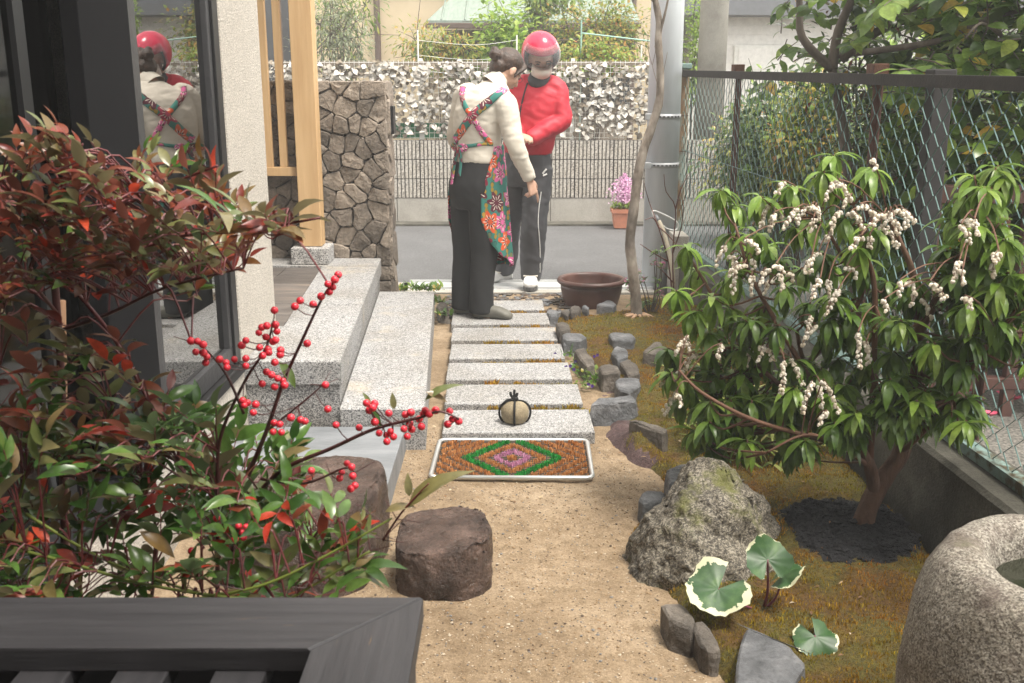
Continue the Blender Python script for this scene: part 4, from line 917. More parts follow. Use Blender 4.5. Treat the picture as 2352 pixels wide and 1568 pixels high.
# stone tied with black rope
t = thing('tied_stone', 'round tan stone bound crosswise with black rope on the nearest slab', 'tied stone', (.0, 4.06, .05))
C = Vector((.012, 4.065, .05))
rockmat('tan_stone', [(.3, (.19, .15, .09)), (.6, (.32, .265, .17)), (.8, (.42, .36, .25))], (160, .75, 1.2), rough=.75, bump=.3)
a = MB(); vs = []
prof = [(0, 0), (.036, .001), (.052, .014), (.059, .04), (.054, .068), (.036, .088), (.014, .094), (0, .095)]
a.lathe([(max(p.x, .0004), p.z) for p in smoothpath([(r, 0, z) for r, z in prof], 3)], 32, Matrix.Translation(C)); obj('stone', a, 'tan_stone', t, True)
plain('black_rope', (.006, .006, .006), .9, bump=.5, bscale=300)
for an in (R(88), R(2)):
    pp = [(r * 1.06 + .003, z) for r, z in prof]; pts = [C + Vector((math.cos(an) * r, math.sin(an) * r, z)) for r, z in pp] + [C + Vector((-math.cos(an) * r, -math.sin(an) * r, z)) for r, z in pp[::-1]]
    a = MB(); a.tube(smoothpath(pts, 3), .0048, 7, flat=1); obj('rope', a, 'black_rope', t, True)
a = MB(); a.ell(C + Vector((0, -.002, .102)), (.016, .013, .012)); obj('knot', a, 'black_rope', t, True)
for dx, h in ((-.012, .132), (.004, .142), (.016, .128)):
    a = MB(); a.tube(smoothpath([C + Vector((-.003, 0, .1)), C + Vector((dx * .9 - .006, 0, .12)), C + Vector((dx - .006, .002, h))], 3), [.006, .006, .0065, .0065, .006, .006, .005], 6); obj('rope_loop', a, 'black_rope', t, True)
a = MB(); a.tube(smoothpath([C + Vector((0, 0, .1)), C + Vector((-.03, -.01, .1)), C + Vector((-.048, -.012, .085))], 3), .0055, 6); obj('rope_end', a, 'black_rope', t, True)
# doormat
t = thing('doormat', 'bristle doormat with green and pink diamonds in a silver frame', 'doormat', (0, 3.72, 0))
M = Matrix(((1, .02, 0, 0.002), (-.012, 1, 0, 3.722), (0, 0, 1, .012), (0, 0, 0, 1)))
plain('mat_frame', (.62, .63, .62), .35, .7); plain('mat_wire', (.05, .04, .033), .8, 0)
hw, hd = .300, .203; rc = .022
fp = [M @ Vector((x, y, .008)) for x, y in ([(-hw + rc, -hd), (hw - rc, -hd), (hw - rc * .3, -hd + rc * .3), (hw, -hd + rc), (hw, hd - rc), (hw - rc * .3, hd - rc * .3), (hw - rc, hd), (-hw + rc, hd), (-hw + rc * .3, hd - rc * .3), (-hw, hd - rc), (-hw, -hd + rc), (-hw + rc * .3, -hd + rc * .3), (-hw + rc, -hd)])]
a = MB(); a.tube(fp, .009, 10); obj('frame', a, 'mat_frame', t, True)
a = MB()
for i in range(27):
    x = -.286 + .022 * i; a.tube([M @ Vector((x, -.195, .001)), M @ Vector((x, .195, .001))], .002, 4)
for i in range(19):
    y = -.19 + .0211 * i; a.tube([M @ Vector((-.292, y, .003)), M @ Vector((.292, y, .003))], .002, 4)
obj('wire_base', a, 'mat_wire', t)
leafm('bristle_brown', [(0, (.40, .16, .05)), (.5, (.54, .24, .08)), (1, (.66, .33, .12))], rough=.8, trans=.2); leafm('bristle_green', [(0, (.01, .20, .03)), (1, (.03, .38, .06))], rough=.7, trans=.2); leafm('bristle_pink', [(0, (.50, .20, .36)), (1, (.68, .36, .52))], rough=.7, trans=.2)
tb = [MB(), MB(), MB()]; rr = random.Random(77)
for i in range(13000):
    x = rr.uniform(-.284, .284); y = rr.uniform(-.188, .188); d = abs(x) + abs(y) * .85
    k = d / .0545; ph = k - math.floor(k)
    ring = int(math.floor(k))
    if ph > (.60 if ring == 3 else .42): continue
    ci = 2 if ring == 1 else (1 if ring == 3 else 0)
    h = rr.uniform(.013, .019); b0 = rr.uniform(0, 6.28); lx, ly = rr.uniform(-.003, .003), rr.uniform(-.003, .003); wx, wy = math.cos(b0) * .0017, math.sin(b0) * .0017
    tb[ci].add([M @ Vector(p) for p in ((x - wx, y - wy, 0), (x + wx, y + wy, 0), (x + lx + wx, y + ly + wy, h), (x + lx - wx, y + ly - wy, h))], [(0, 1, 2, 3)])
for ci, nme in enumerate(('brown', 'green', 'pink')): obj(nme + '_bristles', tb[ci], 'bristle_' + nme, t, kind='stuff')
# slatted cover of the air-conditioner unit in the foreground
t = thing('slatted_cover', 'charcoal stained slatted wooden cover in front of the berry shrub', 'cover', (-.5, 1.0, 0))
X1, X0, Y1, Y0, Z = -.117, -1.0, 1.218, .80, .78; rw = .125
def mitre(poly, mat):
    a = MB(); a.prism(poly, Z - .03, Z, bev=.003); obj('rail', a, mat, t)
g_ = .0012
mitre([(X0, Y1 - rw), (X1 - rw - g_, Y1 - rw), (X1 - g_, Y1), (X0, Y1)], 'black_wood')
mitre([(X1, Y1 - g_), (X1 - rw, Y1 - rw - g_), (X1 - rw, Y0), (X1, Y0)], 'black_wood_y')
for i in range(5):
    x = -.297 - .118 * i; a = MB(); a.box((x - .062, Y0, Z - .056), (x, Y1 - .055, Z - .031), bev=.002); obj('slat', a, 'black_wood_y', t)
a = MB(); a.box((X0, Y1 - .05, .0), (X1 - .03, Y1 - .02, Z - .055)); obj('back_panel', a, 'black_wood', t)
for j in range(8):
    z = .05 + .085 * j; a = MB(); a.box((X1 - .03, Y0, z), (X1 - .01, Y1 - .021, z + .06), bev=.003); obj('side_slat', a, 'black_wood_y', t)
a = MB(); a.box((X1 - .06, Y1 - .12, 0), (X1 - .031, Y1 - .055, Z - .052)); obj('corner_post', a, 'black_wood', t)
plain('unit_metal', (.05, .05, .055), .6)
a = MB(); a.box((X0 + .02, .84, .06), (-.24, 1.12, .62), bev=.01); o = obj('outdoor_unit', a, 'unit_metal'); tag(o, 'dark outdoor unit inside the slatted wooden cover', 'unit')
# pot of pink flowers across the road
t = thing('flower_pot', 'terracotta rectangular pot of pale pink flowers at the block wall', 'flower pot', (1.12, 10.32, 0))
plain('terracotta', (.50, .20, .12), .75)
a = MB(); vs = []
for z, sx, sy in ((0, .085, .075), (.15, .105, .09), (.152, .118, .10), (.19, .12, .102), (.19, .107, .09), (.15, .1, .085)): vs += [(1.12 + sx * a_, 10.3 + sy * b_, z) for a_, b_ in ((-1, -1), (1, -1), (1, 1), (-1, 1))]
a.add(vs, [(i * 4 + k, i * 4 + (k + 1) % 4, (i + 1) * 4 + (k + 1) % 4, (i + 1) * 4 + k) for i in range(5) for k in range(4)] + [(3, 2, 1, 0), (20, 21, 22, 23)]); obj('pot', a, 'terracotta', t)
leafm('pink_flower', [(0, (.62, .30, .52)), (.6, (.74, .46, .66)), (1, (.80, .62, .74))], rough=.7, trans=.4)
lv = Leaves([LP(.05, .02, 'bush_lime', nseg=3)]); fl = Leaves([LP(.024, .022, 'pink_flower', nseg=2)], 'petal'); rr = random.Random(8)
for i in range(260): lv.put(0, xf((1.12 + rr.gauss(0, .05), 10.3 + rr.gauss(0, .04), .18 + rr.random() * .06), (rr.uniform(-1, 1), rr.uniform(-1, 1), rr.uniform(.1, 1))))
for i in range(900):
    an = rr.uniform(0, 6.28); r_ = abs(rr.gauss(0, .075)); fl.put(0, xf((1.13 + math.cos(an) * r_, 10.3 + math.sin(an) * r_ * .7, .24 + rr.random() * .30 * (1 - r_ * 2.5)), (rr.uniform(-1, 1), rr.uniform(-1, 1), rr.uniform(-.4, .8)), (0, -1, .6)))
lv.build(t, 0); fl.build(t, 0, rest='blossom')
# thin tree by the threshold
nm('pale_bark', [(.28, (.05, .038, .03)), (.40, (.21, .17, .135)), (.6, (.36, .31, .26)), (.8, (.44, .39, .33))], 16, rough=.9, bump=.7, bscale=70, stretch=(1, 1, .5), fine=(7, .35, 1.25))
t = thing('thin_tree', 'thin crooked bare tree with flaking pale bark in the moss', 'tree', (.77, 6.1, .03))
pts = [gy(px, py, 6.1 + .0 * k) for k, (px, py) in enumerate([(1464, 742), (1460, 680), (1451, 600), (1447, 550), (1457, 470), (1466, 400), (1478, 345), (1499, 285), (1515, 225), (1516, 150), (1512, 90), (1514, 50), (1506, 5), (1497, -60), (1490, -160)])]
pts[0].z = -.03; pts[1].z = max(pts[1].z, .16); rad = [.036, .034, .031, .030, .029, .028, .027, .025, .023, .021, .020, .019, .017, .015, .012]
sp = smoothpath(pts, 4); rs = [rad[min(i // 4, 14)] * (1 + .12 * fbm((i * .37, 0, 0), 1, 2)) for i in range(len(sp))]
a = MB(); a.tube(sp, rs, 10); obj('trunk', a, 'pale_bark', t, True)
for k, q in enumerate([[(1512, 90), (1530, 20), (1545, -60)], [(1506, 5), (1480, -20), (1460, -80)], [(1516, 215), (1498, 150), (1490, 118), (1488, 80)], [(1517, 200), (1527, 150), (1533, 120)], [(1498, 150), (1505, 120), (1504, 105)]]):
    a = MB(); a.tube(smoothpath([gy(x, y, 6.1 - .03 * i) for i, (x, y) in enumerate(q)], 3), [.009, .008, .008, .007, .006, .005, .004, .003, .003, .002][:len(q) * 3 - 2] if k < 2 else .0018, 5); obj('branch' if k < 2 else 'twig', a, 'pale_bark', t, True)
plain('cut_wood', (.42, .27, .17), .8)
for i in range(9):
    a = MB(); p = Vector((.77, 6.08, .035)); an = i * .7; a.tube([p + Vector((math.cos(an) * .03, math.sin(an) * .03, .02)), p + Vector((math.cos(an) * .07, math.sin(an) * .06, .012)), p + Vector((math.cos(an) * .10, math.sin(an) * .08, .0))], [.012, .01, .004], 5); obj('root', a, 'cut_wood', t, True)
# bare reddish twigs
t = thing('bare_shrub', 'leafless shrub of thin reddish brown twigs by the steel pole', 'shrub', (1.0, 6.35, .03)); plain('red_twig', (.13, .05, .035), .7)
rr = random.Random(15)
for q in [[(1545, 690), (1535, 600), (1512, 520), (1490, 460), (1478, 415)], [(1548, 690), (1545, 580), (1552, 480), (1530, 440), (1525, 400)], [(1512, 520), (1535, 540), (1560, 570)], [(1535, 600), (1500, 580), (1470, 560)], [(1545, 580), (1565, 520), (1570, 470)], [(1552, 480), (1562, 440), (1580, 400)], [(1512, 520), (1500, 500), (1482, 505)], [(1548, 650), (1520, 620), (1500, 600)]]:
    a = MB(); pp = smoothpath([gy(x, y, 6.35 - rr.uniform(0, .1) * k) for k, (x, y) in enumerate(q)], 3); a.tube(pp, [.0055 * (1 - .7 * i / len(pp)) for i in range(len(pp))], 5); obj('twig', a, 'red_twig', t, True)
# hose with its white handle
plain('hose_cream', (.50, .44, .33), .6); plain('white_plastic', (.72, .72, .70), .4); plain('grey_plastic', (.20, .21, .22), .5)
t = thing('garden_hose', 'cream garden hose hanging by the fence end with a white nozzle loop', 'hose', (1.2, 6.7, .05))
a = MB(); a.tube(smoothpath([gy(1548, 660, 6.55), gy(1545, 620, 6.55), gy(1535, 570, 6.6), gy(1524, 530, 6.65), gy(1514, 508, 6.7)], 5), .0135, 9); obj('hose', a, 'hose_cream', t, True)
a = MB(); a.tube([gy(1516, 512, 6.7), gy(1505, 495, 6.72)], [.017, .013], 9); obj('coupling', a, 'grey_plastic', t, True)
a = MB(); a.tube(smoothpath([gy(1504, 500, 6.72), gy(1500, 484, 6.74), gy(1530, 495, 6.8), gy(1556, 512, 6.85), gy(1552, 528, 6.85), gy(1530, 524, 6.8), gy(1508, 505, 6.72)], 5), .006, 7); obj('loop', a, 'white_plastic', t, True)
# ================================================================ berry shrub in the foreground
leafm('nandina_red', [(0, (.13, .022, .016)), (.3, (.22, .035, .022)), (.55, (.24, .062, .028)), (.8, (.15, .10, .03)), (1, (.32, .05, .04))], back=(.24, .08, .055), rough=.33, trans=.42)
leafm('nandina_olive', [(0, (.11, .135, .04)), (.4, (.16, .185, .065)), (.75, (.17, .10, .04)), (1, (.22, .22, .10))], back=(.19, .17, .09), rough=.3, trans=.28)
leafm('nandina_green', [(0, (.03, .08, .016)), (.4, (.06, .13, .025)), (.75, (.09, .18, .036)), (1, (.14, .21, .05))], back=(.11, .16, .075), rough=.27, trans=.36)
leafm('nandina_scarlet', [(0, (.42, .03, .02)), (1, (.55, .08, .035))], rough=.35, trans=.4)
plain('cane', (.065, .018, .018), .5); plain('green_stem', (.15, .19, .035), .5); plain('red_stem', (.12, .022, .024), .5)
NN = thing('berry_shrub', 'nandina shrub with red and green leaves and scarlet berries behind the slatted cover', 'shrub', (-.62, 1.62, 0))
rr = random.Random(101); SK = []
def cane(pts, r0, mat='cane', r1=None, name='stem', grow=True):
    P_ = smoothpath([gy(*p) for p in pts], 5)
    a = MB(); a.tube(P_, [r0 + ((r1 or r0 * .45) - r0) * i / (len(P_) - 1) for i in range(len(P_))], 7); obj(name, a, mat, NN, True)
    if grow: SK.extend(P_)
    return P_
cane([(160, 1560, 1.78), (150, 1360, 1.76), (147, 1100, 1.75), (140, 850, 1.74), (122, 600, 1.72), (112, 470, 1.68)], .0085, 'cane', .006)
cane([(122, 640, 1.72), (260, 600, 1.66), (400, 545, 1.6), (560, 530, 1.55), (735, 500, 1.5)], .004, 'red_stem')
cane([(122, 600, 1.72), (220, 510, 1.64), (350, 440, 1.58), (500, 380, 1.52)], .004, 'red_stem')
cane([(120, 600, 1.72), (60, 480, 1.62), (-30, 400, 1.56)], .004, 'red_stem')
cane([(118, 560, 1.7), (140, 430, 1.66), (190, 330, 1.62)], .0035, 'red_stem')
cane([(135, 760, 1.73), (250, 720, 1.66), (380, 660, 1.6), (560, 615, 1.55)], .0038, 'cane')
cane([(132, 720, 1.73), (60, 640, 1.64), (-30, 600, 1.58)], .0035, 'cane')
cane([(130, 620, 1.72), (250, 760, 1.64), (330, 900, 1.58), (400, 1040, 1.54), (450, 1140, 1.52)], .0035, 'red_stem', .002)
cane([(147, 1000, 1.75), (60, 880, 1.66), (0, 840, 1.6)], .0035, 'cane')
cane([(560, 1570, 1.6), (535, 1330, 1.56), (540, 1180, 1.54), (575, 1080, 1.52), (612, 990, 1.5), (650, 880, 1.5), (690, 790, 1.48), (740, 685, 1.46), (778, 632, 1.45)], .0055, 'cane', .0014)
cane([(545, 1190, 1.54), (640, 1085, 1.5), (760, 1030, 1.47), (860, 985, 1.45), (960, 960, 1.43), (1010, 945, 1.42), (1055, 962, 1.42)], .004, 'cane', .0014)
cane([(500, 1570, 1.58), (500, 1300, 1.55), (500, 1150, 1.53), (505, 1010, 1.52), (560, 880, 1.5), (610, 800, 1.49), (628, 735, 1.48)], .0045, 'cane', .0013)
cane([(560, 950, 1.5), (520, 860, 1.5), (470, 800, 1.5), (440, 785, 1.5)], .0025, 'cane', .0012)
cane([(612, 990, 1.5), (700, 920, 1.5), (745, 880, 1.5)], .002, 'cane', .001)
cane([(600, 1100, 1.5), (700, 1110, 1.48), (790, 1075, 1.46), (815, 1085, 1.46)], .0025, 'cane', .0012)
cane([(-40, 1240, 1.45), (150, 1290, 1.42), (350, 1345, 1.4), (620, 1385, 1.38)], .0028, 'green_stem', .0022); cane([(60, 1180, 1.5), (250, 1290, 1.45), (480, 1370, 1.42)], .0026, 'green_stem', .002)
cane([(420, 1380, 1.42), (600, 1345, 1.4), (760, 1270, 1.4), (900, 1190, 1.4)], .0026, 'green_stem', .0016); cane([(640, 1390, 1.42), (760, 1320, 1.42), (850, 1265, 1.42)], .0024, 'green_stem', .0016)
cane([(880, 1240, 1.42), (920, 1180, 1.4), (960, 1135, 1.4), (985, 1110, 1.4)], .0018, 'red_stem', .001)
cane([(200, 1500, 1.7), (180, 1250, 1.66), (215, 1050, 1.62), (260, 930, 1.6)], .004, 'green_stem', .002); cane([(330, 1500, 1.66), (360, 1250, 1.62), (330, 1100, 1.6)], .004, 'cane', .002); cane([(680, 1500, 1.6), (690, 1300, 1.56), (760, 1180, 1.54)], .0035, 'cane', .002); cane([(40, 1500, 1.6), (30, 1250, 1.56), (60, 1080, 1.54)], .0035, 'green_stem', .002)
kinds = ['nandina_red', 'nandina_olive', 'nandina_green', 'nandina_scarlet']; pr = []
for m in kinds:
    pr += [LP(.060, .0205, m, fold=.35, curl=.35), LP(.052, .019, m, fold=.3, curl=.1), LP(.066, .0195, m, fold=.25, curl=.7, twist=.5)]
lv = Leaves(pr, 'leaflet'); pet = MB()
SKA = None
def nspray(p, mix, s_, up):
    """a pinna: opposite leaflets on a short rachis hung from the nearest cane"""
    q = min(SK, key=lambda k: (k - p).length + max(0, k.z - p.z + .03) * 1.5); d = p - q; Ld = d.length
    out = (d.normalized() if Ld > .01 else Vector((0, -1, 0))) + Vector((rr.uniform(-.5, .5), rr.uniform(-.7, .2), up + rr.uniform(-.3, .3))); out.normalize()
    mid = q.lerp(p, .55) + Vector((0, 0, .02 + .10 * Ld)); e = p + out * .055 * s_
    pet.tube(smoothpath([q, mid, p, e], 3), [.0016] * 4 + [.0013] * 3 + [.001] * 3, 4)
    x, y, z = frame_from(out, (rr.uniform(-.3, .3), rr.uniform(-.4, .1), 1))
    ks = [rr.choices(range(4), mix)[0]] * 5
    for j in range(5):
        k = ks[j] if rr.random() < .75 else rr.choices(range(4), mix)[0]
        if j == 4: b, dd = e, out + z * rr.uniform(-.1, .4)
        else:
            sd = 1 if j % 2 else -1; b = p.lerp(e, .15 + .5 * (j // 2)); dd = out * rr.uniform(.5, .9) + x * sd * rr.uniform(.6, 1.0) + z * rr.uniform(-.05, .45)
        nrm = z + x * (-.4 if j % 2 else .4) + Vector((rr.uniform(-.35, .35), rr.uniform(-.5, .2), 0)); lv.put(k * 3 + rr.randrange(3), xf(b, dd, nrm, s_ * rr.uniform(.72, 1.15)))
def fillpoly(poly, n, Ys, mix, s_, up):
    xs = [p[0] for p in poly]; ys_ = [p[1] for p in poly]; k = 0
    while k < n:
        x = rr.uniform(min(xs), max(xs)); y = rr.uniform(min(ys_), max(ys_))
        if sdist(poly, x, y) < 0: continue
        nspray(gy(x, y, rr.uniform(*Ys)), mix, s_ * rr.uniform(.8, 1.1), up); k += 1
RED, MIX_, GRN = (.52, .38, .06, .04), (.42, .30, .23, .05), (.04, .15, .78, .03)
fillpoly([(-60, 390), (90, 350), (230, 340), (330, 410), (420, 380), (500, 400), (535, 480), (590, 560), (520, 640), (380, 660), (250, 680), (100, 690), (-60, 690)], 165, (1.45, 1.72), RED, .78, .5)
fillpoly([(520, 500), (640, 510), (680, 540), (600, 560), (480, 550)], 9, (1.46, 1.55), RED, .95, .35)
fillpoly([(-60, 600), (420, 560), (560, 600), (430, 700), (250, 720), (-60, 740)], 30, (1.5, 1.7), MIX_, 1, .3)
fillpoly([(-40, 760), (180, 740), (400, 860), (480, 960), (430, 1100), (200, 1110), (-40, 1080)], 52, (1.5, 1.68), MIX_, 1, .1)
fillpoly([(-60, 1040), (120, 1030), (300, 1020), (450, 1000), (560, 1060), (640, 1120), (720, 1180), (700, 1380), (400, 1400), (-60, 1400)], 165, (1.38, 1.66), GRN, .92, .2)
fillpoly([(330, 1000), (480, 980), (620, 1040), (720, 1130), (640, 1180), (420, 1150)], 30, (1.5, 1.66), GRN, .95, .25)
fillpoly([(700, 1180), (800, 1150), (860, 1230), (800, 1340), (700, 1390)], 13, (1.4, 1.55), (.2, .3, .48, .02), 1.0, .2)
fillpoly([(-60, 1250), (640, 1300), (740, 1370), (600, 1420), (-60, 1420)], 34, (1.34, 1.52), (.16, .25, .56, .03), .85, .1)
def big(px, py, Y, tx, ty, k, s_, up=(0, -.5, 1), Yt=None):
    p, q = gy(px, py, Y), gy(tx, ty, Yt or Y); lv.put(k, xf(p, q - p, up, (q - p).length / .058 * s_))
for args in [(935, 1165, 1.4, 1050, 1062, 5, 1.0), (940, 1140, 1.4, 936, 1088, 3, 1.0), (885, 1175, 1.4, 950, 1155, 3, 1.0), (345, 1372, 1.3, 400, 1404, 0, 1.0), (320, 1220, 1.38, 408, 1275, 0, 1), (415, 1330, 1.36, 480, 1290, 9, 1), (640, 830, 1.5, 685, 890, 6, 1), (850, 930, 1.44, 835, 900, 3, 1), (905, 940, 1.43, 900, 895, 4, 1), (975, 920, 1.42, 1045, 868, 5, 1), (978, 900, 1.42, 1035, 925, 4, 1), (850, 940, 1.44, 880, 985, 7, 1), (350, 350, 1.5, 360, 300, 3, 1)]: big(*args)
lv.build(NN); obj('petioles', pet, 'red_stem', NN, kind='stuff')
# berries
plain('berry', (.64, .03, .05), .25)
c1 = lambda cx, cy: (590.3 + cx * .3388, 560.8 + cy * .3388); c5 = lambda cx, cy: (cx * .3765, 531.3 + cy * .3765)
BR = [c1(*p) for p in ((550, 207), (527, 240), (480, 270), (513, 290), (490, 322), (435, 353), (380, 407), (293, 382), (257, 422), (118, 447), (125, 545), (135, 590), (67, 552), (33, 563), (12, 600), (60, 628), (108, 660), (125, 650), (17, 700), (75, 712), (80, 735), (37, 755), (160, 718), (157, 748), (120, 800), (65, 865), (98, 885), (140, 910), (175, 925), (187, 955), (35, 945), (120, 965), (340, 672), (463, 953), (480, 1118), (230, 1175), (115, 1210), (155, 1220), (165, 1275), (110, 1272), (295, 1190), (325, 1200), (535, 1225), (742, 1077), (797, 1080), (785, 1108), (760, 1125), (893, 1145), (798, 1205), (692, 1243), (828, 1280), (905, 1268), (878, 1293), (925, 1305), (880, 1337), (995, 1252), (1050, 1255), (1035, 1217), (1018, 1303), (1005, 1155), (1043, 1140), (1140, 1125), (1168, 1150), (1130, 1150), (1210, 1125), (1115, 1235), (1100, 1185), (1305, 1132), (1325, 1185), (1292, 1220), (1367, 1200), (368, 1535), (610, 1485), (642, 1510), (575, 1545), (648, 1570))]
BR += [c5(*p) for p in ((1165, 668), (1205, 670), (1240, 690), (1195, 735), (1240, 740), (1262, 765), (1255, 800), (1340, 780), (1380, 800), (1430, 780), (1500, 775), (1500, 820), (1385, 830), (1475, 695), (1500, 665), (1480, 1030), (1490, 1060), (1560, 1055), (1545, 1105), (1510, 1045), (2140, 1570))] + [(497, 1190), (540, 1238), (556, 1222), (548, 1208), (565, 1210), (440, 1265), (780, 1098), (815, 1115), (560, 1235), (575, 1218)]
a = MB(); a.ell((0, 0, 0), (.0058, .0058, .0056), n=12); a.ell((0, -.0055, -.001), (.0007, .0006, .0007), n=6, mi=1); bme = mesh_of('berry', a, ['berry', 'cane'], True); tw = MB()
for (px, py) in BR:
    Y = 1.46 + rr.uniform(-.015, .02) - .03 * (px > 800); p = gy(px, py, Y); q = min(SK, key=lambda k: (k - p).length)
    M = Matrix.Translation(p) @ Matrix.Rotation(rr.uniform(-1, 1), 4, 'X') @ Matrix.Rotation(rr.uniform(-1, 1), 4, 'Z'); inst('berry', bme, M @ Matrix.Scale(rr.uniform(.9, 1.08), 4), NN)
    tw.tube(smoothpath([q, q.lerp(p, .5) + Vector((0, 0, -.004)), p], 2), .0009, 4)
for k in range(70):
    q = SK[rr.randrange(len(SK) - 150, len(SK) - 60)]; e = q + Vector((rr.uniform(-.04, .04), rr.uniform(-.02, .02), rr.uniform(-.01, .04))); tw.tube([q, e], [.0009, .0006], 4)
obj('berry_twigs', tw, 'cane', NN, kind='stuff')
a = MB(); p0, p1 = gy(152, 1380, 1.80), gy(140, 690, 1.80); a.tube([Vector((p0.x, p0.y, -.1)), p0, p1], .0085, 7); o = obj('stake', a, 'stake_wood', None, True); tag(o, 'brown wooden stake supporting the berry shrub', 'stake')
# ================================================================ white flowering shrub (andromeda)
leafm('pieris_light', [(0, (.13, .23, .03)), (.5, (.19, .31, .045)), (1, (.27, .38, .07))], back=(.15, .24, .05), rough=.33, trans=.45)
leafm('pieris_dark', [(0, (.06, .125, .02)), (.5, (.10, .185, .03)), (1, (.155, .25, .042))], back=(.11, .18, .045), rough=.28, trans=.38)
leafm('bell_white', [(0, (.58, .50, .38)), (.5, (.72, .66, .55)), (1, (.80, .76, .68))], rough=.5, trans=.3)
nm('pieris_bark', [(.3, (.07, .036, .022)), (.55, (.15, .085, .055)), (.8, (.24, .15, .10))], 22, rough=.9, bump=.9, bscale=60, stretch=(1, 1, .2)); plain('pieris_twig', (.13, .062, .036), .75)
PS = thing('white_flowering_shrub', 'large green shrub with hanging white bell flowers in front of the fence', 'shrub', (1.12, 3.08, 0))
rr = random.Random(55); SK = []
def limb(pts, r0, r1, mat='pieris_bark', name='branch'):
    P_ = smoothpath([gy(*p) for p in pts], 5); a = MB(); a.tube(P_, [(r0 + (r1 - r0) * i / (len(P_) - 1)) * (1 + .1 * fbm((i * .5, r0 * 99, 0), 1)) for i in range(len(P_))], 9); obj(name, a, mat, PS, True); SK.extend(P_[3:])
limb([(1972, 1265, 3.02), (1982, 1205, 3.05), (2000, 1150, 3.07), (2035, 1090, 3.08), (2070, 1040, 3.08), (2095, 950, 3.06), (2108, 850, 3.03), (2112, 760, 3.0)], .037, .018, name='trunk')
limb([(2010, 1130, 3.07), (1998, 1070, 3.05), (1975, 1030, 3.05), (1930, 960, 3.06), (1860, 870, 3.08), (1780, 800, 3.1)], .022, .009)
limb([(2112, 760, 3.0), (2150, 690, 2.95), (2190, 620, 2.9), (2240, 520, 2.85), (2270, 440, 2.82)], .016, .005, 'pieris_twig'); limb([(2112, 780, 3.0), (2100, 640, 3.0), (2070, 560, 3.0), (2040, 500, 3.0)], .013, .005)
limb([(1975, 1030, 3.05), (1900, 900, 3.1), (1850, 840, 3.15), (1830, 760, 3.15)], .012, .006); limb([(1930, 960, 3.06), (1800, 890, 3.15), (1700, 790, 3.25), (1620, 650, 3.35), (1570, 570, 3.4)], .010, .004, 'pieris_twig')
limb([(1860, 870, 3.08), (1760, 700, 3.15), (1720, 620, 3.2), (1690, 520, 3.25)], .009, .004, 'pieris_twig'); limb([(1850, 840, 3.1), (1980, 680, 3.1), (1930, 580, 3.1), (1880, 500, 3.1)], .009, .004, 'pieris_twig'); limb([(1998, 1070, 3.05), (2010, 700, 3.05), (1990, 580, 3.05), (1960, 470, 3.1)], .011, .004, 'pieris_twig')
limb([(1975, 1030, 3.05), (1850, 1000, 3.0), (1720, 960, 2.98), (1610, 900, 3.0), (1560, 850, 3.05)], .009, .004, 'pieris_twig'); limb([(2070, 1040, 3.08), (2150, 960, 2.9), (2230, 850, 2.8), (2290, 760, 2.75)], .010, .004, 'pieris_twig'); limb([(1998, 1070, 3.05), (1900, 1010, 2.95), (1840, 1000, 2.9), (1760, 1040, 2.9)], .008, .003, 'pieris_twig')
d3 = lambda cx, cy: (1466.4 + cx * .3765, 354.2 + cy * .3765)
WH_ = [(500, 215), (590, 300), (740, 250), (930, 190), (1130, 100), (1190, 0), (1210, 170), (1420, 80), (1050, 385), (1260, 380), (1440, 455), (960, 440), (290, 560), (350, 700), (230, 830), (450, 870), (650, 1010), (850, 1040), (1000, 690), (1210, 820), (1420, 910), (1600, 1010), (1520, 770), (1700, 760), (1660, 850), (1930, 560), (2110, 200), (2050, 130), (2180, 80), (2060, 440), (1960, 850), (2150, 680), (2200, 830), (2000, 720), (560, 1170), (690, 1280), (480, 1340), (1170, 1000), (1300, 1080), (1150, 1100), (1740, 1130), (1860, 1110), (1890, 1270), (1990, 1270), (1600, 1350), (1750, 1250), (1080, 1430), (1260, 1400), (860, 1490), (780, 1200), (330, 1430), (300, 1370), (640, 600), (720, 480), (1380, 640), (1130, 600), (1290, 960), (2200, 1000), (2250, 120), (2100, 1050), (2280, 950), (1220, 1240), (1420, 1190), (1340, 560), (2140, 300), (2200, 420), (2000, 250), (1930, 380), (2230, 560), (900, 800), (780, 560), (560, 760), (1050, 900), (760, 900), (560, 480), (860, 640), (1560, 1200), (1480, 1050), (960, 1250), (1330, 1330), (620, 1430), (740, 1100), (1120, 1300), (1700, 1420), (1000, 1560), (1350, 1560), (1520, 1480), (1850, 1400), (420, 1200), (2250, 1100), (2080, 620), (2140, 780), (2050, 900), (2260, 720), (180, 1180), (240, 1300), (380, 1290), (250, 1490), (400, 1510), (520, 1560), (700, 1560), (640, 1330), (870, 1330), (430, 1080), (560, 930), (330, 960), (1000, 1420), (1180, 1480)]
lv = Leaves([LP(.09, .022, 'pieris_light', fold=.3, curl=.7, wmax=.5), LP(.074, .021, 'pieris_light', fold=.3, curl=.9, wmax=.5), LP(.088, .022, 'pieris_dark', fold=.3, curl=.8, wmax=.5), LP(.072, .021, 'pieris_dark', fold=.25, curl=.6, wmax=.5)]); tw = MB()
def pdepth(px, py): 
    Y = 3.35 - (px - 1500) * .00062 - max(0, (py - 800)) * .0003
    return Y + rr.uniform(-.13, .13)
WH_ += [(rr.uniform(1950, 2340), rr.uniform(20, 1180)) for _ in range(16)]
WH_ += [(rr.uniform(230, 1150), rr.uniform(1420, 1800)) for _ in range(26)] + [(rr.uniform(1150, 2050), rr.uniform(1420, 1700)) for _ in range(20)]
